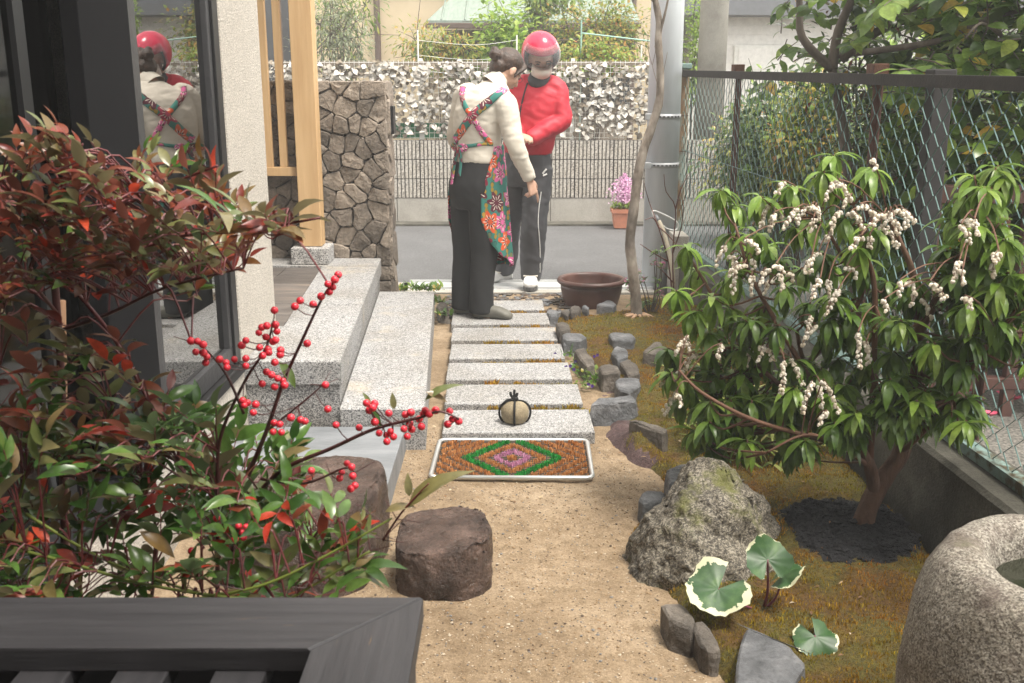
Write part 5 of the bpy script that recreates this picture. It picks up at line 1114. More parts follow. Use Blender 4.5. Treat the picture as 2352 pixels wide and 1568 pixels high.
WH_ += [(x + rr.uniform(-70, 70), y + rr.uniform(-60, 80)) for x, y in WH_ if y > 500 and rr.random() < .6]
for i, (cx, cy) in enumerate(WH_):
    px, py = d3(cx, cy); p = gy(px, py, pdepth(px, py))
    if p.x > XF(p.y) - .05: p.y -= .2
    q = min(SK, key=lambda k: (k - p).length + max(0, k.z - p.z) * .8); tw.tube(smoothpath([q, q.lerp(p, .6) + Vector((0, 0, -.03)), p], 3), [.004, .0038, .0035, .0033, .003, .003, .0028], 5)
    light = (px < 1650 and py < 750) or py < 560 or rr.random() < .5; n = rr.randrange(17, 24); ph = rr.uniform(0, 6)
    for k in range(n):
        a = ph + k * 2.4; el = rr.uniform(-1.3, -.25) if k > 4 else rr.uniform(-.4, .45)
        d = Vector((math.cos(a) * math.cos(el), math.sin(a) * math.cos(el), math.sin(el))); lv.put((0 if light else 2) + rr.randrange(2), xf(p - Vector((0, 0, .010 * rr.random())), d, (0, 0, 1), rr.uniform(.85, 1.25)))
lv.build(PS)
RC = [((800, 300), (740, 400)), ((830, 310), (890, 350)), ((830, 350), (810, 420)), ((970, 320), (890, 410)), ((1060, 300), (960, 380)), ((1080, 310), (1110, 360)), ((1070, 380), (1065, 430)), ((1220, 150), (1300, 250)), ((1200, 160), (1140, 240)), ((1290, 260), (1250, 290)), ((1230, 330), (1150, 490)), ((1300, 340), (1380, 420)), ((1350, 300), (1450, 340)), ((1500, 360), (1420, 390)), ((1580, 330), (1690, 370)), ((1560, 380), (1590, 450)), ((1480, 420), (1590, 530)), ((1360, 490), (1310, 540)), ((1410, 490), (1420, 540)), ((530, 550), (480, 640)), ((560, 610), (590, 630)), ((590, 660), (580, 810)), ((650, 660), (550, 700)), ((690, 730), (690, 820)), ((690, 630), (710, 660)), ((780, 690), (750, 750)), ((830, 740), (770, 810)), ((840, 665), (880, 700)), ((870, 730), (880, 790)), ((915, 715), (955, 740)), ((1100, 590), (1000, 680)), ((1060, 610), (1050, 680)), ((1270, 680), (1340, 720)), ((1110, 750), (1060, 840)), ((1160, 760), (1170, 830)), ((1220, 820), (1150, 940)), ((650, 510), (740, 560)), ((1050, 980), (1020, 1080)), ((1080, 1030), (1000, 1140)), ((1340, 1080), (1360, 1270)), ((1390, 1140), (1410, 1240)), ((890, 1250), (880, 1430)), ((930, 1240), (1000, 1370)), ((1060, 1380), (1000, 1540)), ((1110, 1400), (1120, 1510)), ((1130, 1370), (1220, 1540)), ((300, 1100), (220, 1200)), ((270, 1150), (330, 1160)), ((350, 1210), (280, 1280)), ((510, 1150), (490, 1210)), ((760, 1150), (740, 1230)), ((780, 1170), (830, 1230)), ((680, 1180), (660, 1260)), ((270, 1310), (130, 1380)), ((240, 1430), (150, 1550)), ((230, 1450), (270, 1500)), ((1600, 760), (1590, 820)), ((1640, 770), (1690, 795)), ((1780, 770), (1870, 840)), ((1960, 640), (1920, 740)), ((1980, 690), (1970, 750)), ((1730, 870), (1790, 960)), ((1690, 830), (1670, 890)), ((2000, 380), (2060, 480)), ((1970, 420), (2030, 500)), ((2050, 390), (2060, 450)), ((2100, 870), (2130, 950)), ((2160, 660), (2165, 710)), ((1500, 880), (1520, 915)), ((890, 160), (850, 200)), ((1420, 20), (1450, 60)), ((1990, 860), (2030, 900)), ((1620, 330), (1640, 400)), ((1540, 340), (1510, 400)), ((2200, 590), (2170, 620)), ((1150, 1560), (1110, 1620)), ((1230, 1540), (1270, 1600)), ((1910, 1620), (1950, 1700)), ((1940, 1590), (1960, 1680))]
a = MB(); a.lathe([(.0008, 0), (.0035, -.001), (.0052, -.004), (.0050, -.0075), (.0032, -.0105), (.0038, -.0115)], 8); bl = Leaves([(np.array(a.v), a.f, 'bell_white')], 'bell_flower')
for s0, s1 in RC:
    m_ = d3(*s0); p = gy(*m_, pdepth(*m_) - .17); e_ = d3(*s1); e = gy(*e_, p.y - .02); e.z -= .012; mid = p.lerp(e, .5) + Vector((0, 0, .012)); P_ = smoothpath([p, mid, e], 6); tw.tube(P_, .0011, 4)
    q = min(SK, key=lambda k: (k - p).length); tw.tube(smoothpath([q, q.lerp(p, .6) + Vector((0, 0, .02)), p], 3), .0022, 4)
    n = int((e - p).length / .0038) + 4
    for k in range(n):
        t_ = (k + .5) / n; b = P_[min(int(t_ * 12), 12)] + Vector((rr.uniform(-.0055, .0055), rr.uniform(-.0055, .0055), rr.uniform(-.009, -.001))); bl.put(0, Matrix.Translation(b) @ Matrix.Rotation(rr.uniform(-.7, .7), 4, 'X') @ Matrix.Rotation(rr.uniform(-.7, .7), 4, 'Y') @ Matrix.Scale(rr.uniform(.8, 1.12), 4))
bl.build(PS, rest='bell_flowers'); obj('twigs', tw, 'pieris_twig', PS, kind='stuff')
# ================================================================ smaller plants
rr = random.Random(9)
def tuft(name, label, cat, pts, lf, n, spread, up, group=None, kindname='leaf'):
    c = sum((Vector(p) for p in pts), Vector()) / len(pts); t = thing(name, label, cat, c, group); L_ = Leaves(lf, kindname)
    for i in range(n):
        p = Vector(pts[rr.randrange(len(pts))]) + Vector((rr.gauss(0, spread), rr.gauss(0, spread), abs(rr.gauss(0, spread)) * .5)); a = rr.uniform(0, 6.28); L_.put(rr.randrange(len(lf)), xf(p, (math.cos(a), math.sin(a), rr.uniform(*up)), (0, 0, 1), rr.uniform(.6, 1.2)))
    L_.build(t); return t
leafm('sasa', [(0, (.10, .15, .025)), (.4, (.18, .24, .045)), (.75, (.28, .32, .08)), (.92, (.40, .38, .14)), (1, (.40, .28, .14))], rough=.45, trans=.35)
leafm('fresh_leaf', [(0, (.06, .14, .02)), (.6, (.12, .23, .035)), (.9, (.2, .28, .05)), (1, (.35, .26, .05))], rough=.35, trans=.35)
leafm('violet_petal', [(0, (.07, .03, .22)), (1, (.14, .06, .34))], rough=.6, trans=.3); leafm('daphne_pink', [(0, (.42, .12, .24)), (.6, (.58, .26, .38)), (1, (.68, .42, .50))], rough=.6, trans=.3)
leafm('daphne_leaf', [(0, (.06, .12, .03)), (.7, (.10, .18, .05)), (1, (.26, .30, .14))], rough=.35, trans=.3)
sb = [gz(*p, .04) for p in ((1600, 1010), (1650, 1030), (1700, 1050), (1740, 1070), (1790, 1060), (1840, 1040), (1680, 1000), (1750, 1010), (1620, 960))]
tuft('bamboo_grass', 'clump of yellowing broad bamboo grass under the white flowering shrub', 'grass', sb + [p + Vector((0, 0, .1)) for p in sb], [LP(.25, .026, 'sasa', fold=.3, curl=.9, nseg=6), LP(.17, .02, 'sasa', fold=.3, curl=.5, nseg=6), LP(.14, .022, 'sasa', fold=.2, curl=1.2, nseg=6)], 240, .04, (-.1, 2.0))
gt_ = [gy(px, 672, 6.86) for px in (925, 950, 970, 985, 1000)]
for p in gt_: p.z = .04
tuft('leafy_plant', 'low fresh green leafy plant against the gate track by the stone wall', 'plant', gt_, [LP(.075, .026, 'fresh_leaf'), LP(.06, .022, 'fresh_leaf')], 90, .022, (.2, 1.8), 'low plants beside the steps')
g2 = [gz(1012, 700, .08), gz(1018, 725, .05)]
tuft('leafy_plant', 'small green plant squeezed between the lower step and the first slabs', 'plant', g2, [LP(.07, .024, 'fresh_leaf'), LP(.06, .022, 'daphne_leaf')], 36, .018, (0, 1.5), 'low plants beside the steps')
a = hull_rock([gz(x, y, z) for x, y, z in ((1002, 700, .1), (1028, 700, .1), (1030, 735, .0), (1002, 738, .0), (1008, 690, .12), (1024, 692, .11))] + [Vector((-.43, 6.05, -.03)), Vector((-.36, 6.05, -.03))], 3, .008, 12, 41); o = obj('edging_stone', a, 'slate_brown'); tag(o, 'dark brown stone wedged beside the granite step near the clogs', 'stone')
t = tuft('violet', 'patch of wild violets with tiny purple flowers in bare soil beside the slabs', 'violets', [gz(x, y, .02) for x, y in ((1300, 820), (1320, 835), (1335, 855), (1350, 870), (1370, 885), (1345, 890), (1312, 805), (1365, 865))], [LP(.030, .026, 'fresh_leaf', nseg=3), LP(.025, .02, 'fresh_leaf', nseg=3), LP(.06, .004, 'fresh_leaf', nseg=3)], 170, .025, (.3, 2.2))
fl = Leaves([LP(.011, .010, 'violet_petal', nseg=2)], 'petal')
for x, y in ((1275, 812), (1310, 840), (1318, 848), (1365, 818), (1372, 815), (1352, 882), (1360, 886), (1322, 830), (1300, 842)):
    p = gz(x, y, .05)
    for k in range(5): fl.put(0, xf(p, (math.cos(k * 1.26), -.3, math.sin(k * 1.26)), (0, -1, .2)))
fl.build(t)
t = thing('pink_daphne', 'small shrub with pink flower clusters at the foot of the thin tree', 'shrub', (.92, 6.25, .03)); st_ = MB(); L_ = Leaves([LP(.065, .02, 'daphne_leaf'), LP(.055, .018, 'fresh_leaf')]); fl = Leaves([LP(.013, .012, 'daphne_pink', nseg=2)], 'petal')
b0 = gz(1492, 730, .0)
for x, y, fw in ((1462, 625, 1), (1478, 640, 1), (1502, 600, 1), (1520, 608, 1), (1448, 660, 1), (1518, 570, 0), (1506, 575, 0), (1450, 690, 0), (1500, 690, 0), (1515, 670, 1), (1480, 690, 0), (1443, 645, 1), (1510, 640, 0)):
    p = gy(x, y, 6.2 + rr.uniform(-.08, .05)); st_.tube(smoothpath([b0, b0.lerp(p, .6) + Vector((.02, 0, -.03)), p], 3), [.006, .005, .005, .004, .003, .003, .002], 5)
    for k in range(8): a_ = rr.uniform(0, 6.28); L_.put(rr.randrange(2), xf(p + Vector((0, 0, -.03 * rr.random())), (math.cos(a_), math.sin(a_), rr.uniform(-.5, .9)), (0, 0, 1), rr.uniform(.6, 1)))
    if fw:
        for k in range(26): d = Vector((rr.gauss(0, 1), rr.gauss(0, 1), rr.gauss(0, 1))).normalized(); fl.put(0, xf(p + d * .018, d + Vector((rr.uniform(-.8, .8), 0, rr.uniform(-.8, .8))), d))
obj('stems', st_, 'bark', t, kind='stuff'); L_.build(t); fl.build(t, 0, rest='blossom')
# variegated round-leaved plant
def vari():
    m, n, L, b, o = _new('variegated_leaf'); uv = n.new('ShaderNodeUVMap'); sp_ = n.new('ShaderNodeSeparateXYZ'); L.new(uv.outputs[0], sp_.inputs[0]); v = coord(n, L)
    t = noise_n(n, L, v, 22, 6); ad = n.new('ShaderNodeMath'); ad.operation = 'MULTIPLY_ADD'; ad.inputs[1].default_value = 1.15; L.new(t.outputs[0], ad.inputs[0]); L.new(sp_.outputs[0], ad.inputs[2])
    oi = n.new('ShaderNodeObjectInfo'); a2 = n.new('ShaderNodeMath'); a2.operation = 'MULTIPLY_ADD'; a2.inputs[1].default_value = -.14; L.new(oi.outputs['Random'], a2.inputs[0]); L.new(ad.outputs[0], a2.inputs[2])
    a3 = n.new('ShaderNodeMath'); a3.operation = 'SUBTRACT'; a3.inputs[1].default_value = .43; L.new(a2.outputs[0], a3.inputs[0]); a2 = a3; r = ramp(n, [(1.0 * .985, (0, 0, 0)), (1.0, (1, 1, 1))]); r.color_ramp.elements[0].position = .985; L.new(a2.outputs[0], r.inputs[0])
    t2 = noise_n(n, L, v, 18, 4); r2 = ramp(n, [(.35, (.022, .062, .02)), (.55, (.04, .10, .03)), (.75, (.09, .17, .05))]); L.new(t2.outputs[0], r2.inputs[0])
    w_ = n.new('ShaderNodeMath'); w_.operation = 'SINE'; mu = n.new('ShaderNodeMath'); mu.operation = 'MULTIPLY'; mu.inputs[1].default_value = 6.283 * 9; L.new(sp_.outputs[1], mu.inputs[0]); L.new(mu.outputs[0], w_.inputs[0])
    c = mixc(n, L, r.outputs[0], r2.outputs[0], (.62, .62, .42)); L.new(c, b.inputs['Base Color']); b.inputs['Roughness'].default_value = .45; bumpn(n, L, w_.outputs[0], b, .12, .003)
    tr = n.new('ShaderNodeBsdfTranslucent'); L.new(c, tr.inputs[0]); mx = n.new('ShaderNodeMixShader'); mx.inputs[0].default_value = .25; L.new(b.outputs[0], mx.inputs[1]); L.new(tr.outputs[0], mx.inputs[2]); L.new(mx.outputs[0], o.inputs[0])
vari(); plain('purple_stalk', (.17, .045, .07), .5)
t = thing('leopard_plant', 'plant with four round cream-edged leaves on purple stalks in the moss', 'plant', gz(1752, 1400, .03))
def roundleaf(c, rad, nrm, notch, cup, seed):
    """kidney leaf with a notch towards its stalk"""
    nrm = Vector(nrm).normalized(); nd = Vector(notch); nd = (nd - nrm * nd.dot(nrm)).normalized(); x = nd.cross(nrm); mb = MB(); uv = []; vs = []; nr, na = 7, 36
    for i in range(nr + 1):
        for k in range(na + 1):
            a = R(-158 + 316 * k / na); rr_ = i / nr; edge = 1 + .06 * math.sin(a * 3 + seed) + .035 * math.sin(a * 7 + seed) + .03 * math.sin(a * 17 + seed * 2) - .18 * max(0, abs(a) - 2.2)
            q = c + (-nd * math.cos(a) + x * math.sin(a)) * rad * rr_ * edge + nrm * rad * (cup * rr_ ** 2 + .13 * math.sin(a * 3.2 + seed) * rr_ ** 2 + .02 * math.sin(a * 7 + seed) * rr_ ** 2 + .008 * math.cos(a * 9) * rr_); vs.append(q); uv.append((rr_, a / 6.283))
    mb.add(vs, [(i * (na + 1) + k, i * (na + 1) + k + 1, (i + 1) * (na + 1) + k + 1, (i + 1) * (na + 1) + k) for i in range(nr) for k in range(na)]); mb.uv = uv; obj('leaf', mb, 'variegated_leaf', t, True)
root = gz(1752, 1400, .03)
for px, py, Y, rad, nrm, notch, cup, sd in ((1763, 1285, 2.5, .062, (.05, -.8, .7), (.05, -.2, -1), .12, 1), (1650, 1352, 2.46, .086, (-.1, -.5, .9), (.55, .3, .5), .12, 2.3), (1800, 1318, 2.52, .06, (-.55, .15, .85), (-.8, -.1, -.2), -.15, 4), (1873, 1462, 2.34, .058, (.05, -.55, .85), (-.2, .3, .6), -.12, 5.1)):
    c = gy(px, py, Y); roundleaf(c, rad, nrm, notch, cup, sd); a = MB(); a.tube(smoothpath([root, root.lerp(c, .5) + Vector((.005, -.01, -.012)), c], 4), [.0042 - .0002 * i for i in range(9)], 7); obj('stalk', a, 'purple_stalk', t, True)
# slate chips round the first slab
mb = MB(); rr = random.Random(61)
pebble_field('slate_chips', 420, (-.45, .42, 6.15, 6.95), (.012, .03), ['slate_brown', 'slate_grey', 'grit_dark'], 'flat slate chips strewn between the last slabs and the gate track', 'chips', None, lambda x, y: .004, True, .35)

# litter: bits of dead leaf and petals on sand and moss
leafm('dead_leaf', [(0, (.10, .05, .025)), (.5, (.20, .11, .05)), (.85, (.30, .20, .10)), (1, (.5, .42, .3))], rough=.8, trans=.1)
mb = MB(); rr = random.Random(71)
for i in range(240):
    x = rr.uniform(-.4, 1.1); y = rr.uniform(1.8, 6.0) if i % 3 else rr.uniform(3.2, 3.9); 
    if -.3 < x < .34 and y > 3.45: continue
    z = bedh(x, y) + .006 if sdist(BED, x, y) > .03 else .006
    V_, F_ = leaf_proto(rr.uniform(.008, .024), rr.uniform(.004, .010), .4, .5, 3); a_ = rr.uniform(0, 6.28); M = xf((x, y, z), (math.cos(a_), math.sin(a_), rr.uniform(-.1, .25)), (rr.uniform(-.4, .4), rr.uniform(-.4, .4), 1)); mb.add([M @ Vector(v) for v in V_], F_)
o = obj('leaf_litter', mb, 'dead_leaf', None, True, kind='stuff'); tag(o, 'scattered bits of dead leaf on the sand and moss', 'litter')
# ================================================================ the two people
m, n, L, b, o = _new('skin'); v = coord(n, L); t_ = noise_n(n, L, v, 30, 4); r_ = ramp(n, [(.3, (.48, .28, .20)), (.7, (.58, .36, .265))]); L.new(t_.outputs[0], r_.inputs[0]); L.new(r_.outputs[0], b.inputs['Base Color']); b.inputs['Roughness'].default_value = .5
b.inputs['Subsurface Weight'].default_value = .08; b.inputs['Subsurface Radius'].default_value = (.01, .004, .002)
nm('sweater_knit', [(.3, (.55, .50, .42)), (.7, (.63, .58, .50))], 6, rough=.95, bump=.35, bscale=260, bdist=.003, stretch=(1, 1, .5)); plain('black_cloth', (.012, .012, .013), .85, bump=.3, bscale=400)
nm('red_cloth', [(.3, (.43, .010, .028)), (.7, (.53, .018, .038))], 5, rough=.6, bump=.15, bscale=120, bdist=.003); nm('grey_cloth', [(.3, (.040, .040, .046)), (.7, (.058, .058, .064))], 5, rough=.62, bump=.15, bscale=140, bdist=.003)
nm('hair', [(.3, (.022, .012, .008)), (.6, (.055, .028, .016)), (.8, (.11, .055, .03))], 45, rough=.4, bump=.5, bscale=120, stretch=(1, 1, 1)); plain('helmet_red', (.56, .03, .075), .2); plain('dark_lining', (.02, .02, .022), .8); plain('mask_white', (.74, .70, .63), .85); plain('neck_grey', (.06, .062, .066), .9)
plain('clog', (.13, .125, .105), .6); plain('clog_red', (.24, .045, .03), .6); plain('shoe_white', (.72, .72, .70), .55); plain('shoe_sole', (.10, .10, .10), .8); plain('glasses', (.01, .01, .01), .3); plain('eye_dark', (.01, .008, .007), .3); plain('lips', (.36, .13, .10), .5)
def floral():
    """big printed blossoms with ragged petals, ochre leaves, teal ground"""
    m, n, L, b, o = _new('floral_cloth'); uv = n.new('ShaderNodeUVMap'); b.inputs['Roughness'].default_value = .85
    def cellp(scale, off, rnd=.75):
        mp = n.new('ShaderNodeMapping'); mp.inputs['Location'].default_value = off; L.new(uv.outputs[0], mp.inputs[0])
        vo = n.new('ShaderNodeTexVoronoi'); vo.voronoi_dimensions = '2D'; vo.inputs['Scale'].default_value = scale; vo.inputs['Randomness'].default_value = rnd; L.new(mp.outputs[0], vo.inputs['Vector'])
        sc = n.new('ShaderNodeVectorMath'); sc.operation = 'SUBTRACT'; L.new(mp.outputs[0], sc.inputs[0]); L.new(vo.outputs['Position'], sc.inputs[1])
        sx = n.new('ShaderNodeSeparateXYZ'); L.new(sc.outputs[0], sx.inputs[0]); at = n.new('ShaderNodeMath'); at.operation = 'ARCTAN2'; L.new(sx.outputs[0], at.inputs[0]); L.new(sx.outputs[1], at.inputs[1])
        co = n.new('ShaderNodeSeparateColor'); L.new(vo.outputs['Color'], co.inputs[0]); return vo.outputs['Distance'], at.outputs[0], co
    def M_(op, a, b_=None, c=None):
        q = n.new('ShaderNodeMath'); q.operation = op
        for i, x in enumerate((a, b_, c)):
            if x is None: continue
            if isinstance(x, (int, float)): q.inputs[i].default_value = x
            else: L.new(x, q.inputs[i])
        return q.outputs[0]
    def step(x, e, w_=.03): r = ramp(n, [(max(0, e - w_), (1, 1, 1)), (e, (0, 0, 0))]); L.new(x, r.inputs[0]); return r.outputs[0]
    d2, a2, c2 = cellp(15, (.3, .17, 0), 1); leaf = M_('DIVIDE', d2, M_('ADD', .55, M_('MULTIPLY', .45, M_('COSINE', M_('MULTIPLY', a2, 2))))); lc = ramp(n, [(.4, (.30, .19, .02)), (.6, (.42, .25, .03)), (.8, (.02, .12, .09))]); L.new(c2.outputs[1], lc.inputs[0])
    base = mixc(n, L, step(leaf, .46), (.03, .17, .14), lc.outputs[0]); base = mixc(n, L, step(M_('ABSOLUTE', M_('SUBTRACT', leaf, .46)), .05), base, (.01, .05, .05))
    d, a, c = cellp(8.2, (0, 0, 0), .8); pet = M_('ADD', .80, M_('MULTIPLY', .2, M_('COSINE', M_('ADD', M_('MULTIPLY', a, 6), M_('MULTIPLY', c.outputs[2], 6.28))))); rel = M_('DIVIDE', d, pet)
    fc = ramp(n, [(0, (.60, .085, .02)), (.25, (.58, .075, .02)), (.28, (.56, .10, .27)), (.55, (.58, .15, .32)), (.58, (.20, .008, .03)), (.78, (.30, .02, .06)), (.8, (.09, .006, .022))], 'CONSTANT'); L.new(c.outputs[0], fc.inputs[0])
    f_ = mixc(n, L, step(M_('ABSOLUTE', M_('SUBTRACT', rel, .22)), .07), fc.outputs[0], (.06, .004, .015)); wh = M_('COSINE', M_('MULTIPLY', a, 12)); r7 = ramp(n, [(.72, (0, 0, 0)), (.8, (1, 1, 1))]); L.new(wh, r7.inputs[0])
    f_ = mixc(n, L, M_('MULTIPLY', r7.outputs[0], step(M_('ABSOLUTE', M_('SUBTRACT', rel, .30)), .14)), f_, (.72, .66, .56))
    c_ = mixc(n, L, step(rel, .58), base, f_); L.new(c_, b.inputs['Base Color'])
floral()
def hand(mb, wr, d, pn, side, curl, s_=1.0, thumb=.5):
    """palm with five fingers; curl = bend per joint for index..little"""
    d = Vector(d).normalized(); pn = Vector(pn); pn = (pn - d * pn.dot(d)).normalized(); x = d.cross(pn) * side     # x points to the thumb side
    secs = []
    for t, w_, th in ((-.01, .026, .02), (.02, .032, .017), (.055, .040, .015), (.085, .041, .0125), (.092, .034, .009)): secs.append((wr + d * t * s_, x * w_ * s_, pn * th * s_))
    mb.loft(secs, 14)
    for i, (off, ln) in enumerate(((.030, .072), (.010, .080), (-.011, .074), (-.031, .058))):
        p = wr + (d * .082 + x * off) * s_; dr = (d + x * off * 1.6).normalized(); pts = [p - dr * .02 * s_, p]
        for j, fr in enumerate((.45, .3, .25)):
            ax = dr.cross(pn); dr = Matrix.Rotation(curl[i] * (1 if j else .9), 3, ax) @ dr; p = p + dr * ln * fr * s_; pts.append(p)
        mb.tube(pts, [.0098 * s_, .0098 * s_, .0088 * s_, .008 * s_, .0062 * s_], 8)
    p = wr + (d * .022 + x * .026) * s_; dr = (d * .6 + x * .75 + pn * thumb).normalized(); pts = [p, p + dr * .03 * s_]; dr2 = (dr + d * .5 + pn * .2).normalized(); pts += [pts[-1] + dr2 * .028 * s_, pts[-1] + dr2 * .05 * s_]
    mb.tube(pts, [.0135 * s_, .0115 * s_, .010 * s_, .0075 * s_], 8)
def headmesh(mb, c, fd, up, s_=1.0):
    """skull, jaw, brow, nose, lips, ears; fd = where the face looks, up = crown"""
    fd = Vector(fd).normalized(); up = Vector(up); up = (up - fd * up.dot(fd)).normalized(); x = fd.cross(up); Mx = Matrix((x, fd, up)).transposed()
    E_ = lambda off, rad, nn=18: mb.ell(c + Mx @ (Vector(off) * s_), [q * s_ for q in rad], Mx, nn)
    E_((0, -.012, .022), (.076, .094, .090)); E_((0, .022, -.038), (.058, .066, .070)); E_((0, .050, -.082), (.030, .032, .026)); E_((0, .072, .012), (.050, .018, .018)); E_((.03, .062, -.03), (.028, .024, .026)); E_((-.03, .062, -.03), (.028, .024, .026))
    mb.tube([c + Mx @ (Vector(q) * s_) for q in ((0, .082, .006), (0, .098, -.018), (0, .106, -.034), (0, .086, -.042))], [.009 * s_, .012 * s_, .015 * s_, .012 * s_], 8)
    E_((0, .084, -.060), (.024, .012, .010), 12)
    for sx in (-1, 1): E_((.077 * sx, -.004, -.012), (.010, .020, .032), 12)
    return Mx
def ribbon(name, pts, nrm, width, mat, parent, off=.005, uo=(0, 0), th=.003):
    mb = MB(); vs = []; uv = []; l = 0
    for i, p in enumerate(pts):
        tg = (pts[min(i + 1, len(pts) - 1)] - pts[max(i - 1, 0)]).normalized(); sd = tg.cross(nrm[i]).normalized(); l += (p - pts[i - 1]).length if i else 0
        wd = width[i] if isinstance(width, list) else width
        for u in (-.5, 0, .5): vs.append(p + nrm[i] * (off + (.0015 if u == 0 else 0)) + sd * u * wd); uv.append((uo[0] + u * wd, uo[1] + l))
    k = len(vs); vs += [vs[j] - nrm[j // 3] * th for j in range(k)]; uv += uv; q = len(pts)
    mb.add(vs, [(3 * i + j, 3 * i + j + 1, 3 * i + j + 4, 3 * i + j + 3) for i in range(q - 1) for j in range(2)] + [(k + 3 * i + j + 3, k + 3 * i + j + 4, k + 3 * i + j + 1, k + 3 * i + j) for i in range(q - 1) for j in range(2)] + [(3 * i, 3 * i + 3, k + 3 * i + 3, k + 3 * i) for i in range(q - 1)] + [(k + 3 * i + 2, k + 3 * i + 5, 3 * i + 5, 3 * i + 2) for i in range(q - 1)])
    mb.uv = uv; return obj(name, mb, mat, parent, True)
def tree_of(*mes):
    vs = []; fs = []
    for me in mes:
        k = len(vs); vs += [v.co.copy() for v in me.vertices]; fs += [tuple(i + k for i in p.vertices) for p in me.polygons]
    return BVHTree.FromPolygons(vs, fs)
def drape(bvh, pix, k=4):
    """points on the garment seen along the surveyed line"""
    P_ = smoothpath([(x, y, 0) for x, y in pix], k); pts = []; nr = []
    for q in P_:
        h = bvh.ray_cast(Vector((0, 0, HC)), ray(q.x, q.y).normalized())
        if h[0] is not None: pts.append(h[0]); nr.append(h[1])
    for _ in range(3):
        nr = [(nr[max(i - 1, 0)] + nr[i] + nr[min(i + 1, len(nr) - 1)]).normalized() for i in range(len(nr))]; pts = [pts[0]] + [(pts[i - 1] + pts[i] * 2 + pts[i + 1]) / 4 for i in range(1, len(pts) - 1)] + [pts[-1]]
    return pts, nr
def folds(amp, fr, seed, st=(1, 1, .5)):
    o_ = Vector((seed * 5.1, seed * 2.3, 0)); return lambda c: amp * .7 * (.5 - abs(fbm(Vector((c.x * st[0], c.y * st[1], c.z * st[2])) + o_, fr, 1))) + amp * .6 * (.4 - abs(fbm(Vector((c.x * st[0] * .7 + c.z * .8, c.y * st[1], c.z * st[2] * 1.5)) + o_, fr * 2.1, 1))) + amp * .3 * fbm(c + o_, fr * .5, 2)
# ---------------------------------------------------------------- woman
f_ = Vector((.75, .66, 0)).normalized(); r_ = Vector((f_.y, -f_.x, 0)); Z_ = Vector((0, 0, 1))
WO = thing('person', 'woman seen from behind in cream sweater and floral apron, pointing down', 'person', (-.23, 6.08, .05))
hipc = gy(1091, 430, 6.12); wst = gy(1097, 362, 6.12); ra = gz(1106, 708, .10); la = gz(1062, 703, .10)
ra = Vector((ra.x, 6.02, .1)); la = Vector((la.x + .005, 6.13, .1))
hr = hipc + r_ * .088 - Z_ * .04; hl = hipc - r_ * .088 - Z_ * .04
def legs(mb, sh=0.0):
    mb.loft([(wst + Z_ * .0, r_ * (.158 - sh), f_ * (.118 - sh)), (wst - Z_ * .07, r_ * (.172 - sh), f_ * (.132 - sh)), (hipc + Z_ * .02, r_ * (.182 - sh), f_ * (.142 - sh)), (hipc - Z_ * .06, r_ * (.178 - sh), f_ * (.134 - sh)), (hipc - Z_ * .12, r_ * (.16 - sh), f_ * (.115 - sh))], 24)
    for h_, a_ in ((hr, ra), (hl, la)):
        kn = h_.lerp(a_, .52) + f_ * .012; mb.tube(smoothpath([h_ + Z_ * .03, h_.lerp(kn, .5), kn, kn.lerp(a_, .5) - f_ * .008, a_ - Z_ * .02], 3), [q - sh for q in (.094, .094, .093, .091, .088, .084, .080, .077, .074, .072, .072, .074, .077)], 16)
tr = MB(); legs(tr); trm = remesh('trousers', tr, 'black_cloth', .011, 5, folds(.006, 9, 1, (1, 1, .35))); obj('trousers', trm, None, WO)
T_ = [(gy(1098, 372, 6.12), .166, .126), (gy(1098, 350, 6.12), .160, .122), (gy(1097, 320, 6.12), .156, .120), (gy(1098, 285, 6.11), .166, .126), (gy(1104, 252, 6.11), .180, .130), (gy(1112, 228, 6.12), .182, .122), (gy(1121, 209, 6.13), .150, .100), (gy(1130, 196, 6.14), .095, .078), (gy(1137, 186, 6.15), .066, .066)]
rs, re, rw_ = gy(1161, 240, 5.99), gy(1184, 335, 5.95), gy(1217, 412, 6.0)
ls, le, lw = gy(1064, 226, 6.24), gy(1047, 318, 6.30), gy(1085, 352, 6.48)
sw = MB(); sw.loft([(c, r_ * a_, f_ * b_) for c, a_, b_ in T_], 26)
def arms(mb, k=1.0): 
    mb.tube(smoothpath([rs - r_ * .07 + Z_ * .02, rs, rs.lerp(re, .5), re, re.lerp(rw_, .5), rw_], 3), [q * k for q in (.072, .072, .07, .068, .066, .063, .060, .058, .056, .054, .052, .049, .046, .043, .040, .037)], 14)
    mb.tube(smoothpath([ls + r_ * .07 + Z_ * .02, ls, ls.lerp(le, .5), le, le.lerp(lw, .5), lw], 3), [q * k for q in (.072, .070, .066, .063, .06, .058, .056, .055, .054, .052, .05, .047, .044, .041, .038, .037)], 14)
arms(sw); swm = remesh('sweater', sw, 'sweater_knit', .009, 5, folds(.010, 9, 2, (1, 1, 1.6))); SWO = obj('sweater', swm, None, WO)
col = MB(); nb0, nb1 = gy(1133, 192, 6.145), gy(1150, 176, 6.165); ax = (nb1 - nb0).normalized()
col.tube([nb0 - ax * .02, nb0, nb0.lerp(nb1, .5), nb1, nb1 - ax * .004], [.072, .067, .060, .0575, .05], 22, cap=False); obj('collar', col, 'sweater_knit', WO, True)
hc = gy(1166, 160, 6.20); fd = Vector((.62, .42, -.60)); up = Vector((.40, .22, .85))
bd = MB(); legs(bd, .022); bd.loft([(c, r_ * (a_ - .02), f_ * (b_ - .02)) for c, a_, b_ in T_[:-2]], 20); arms(bd, .72)
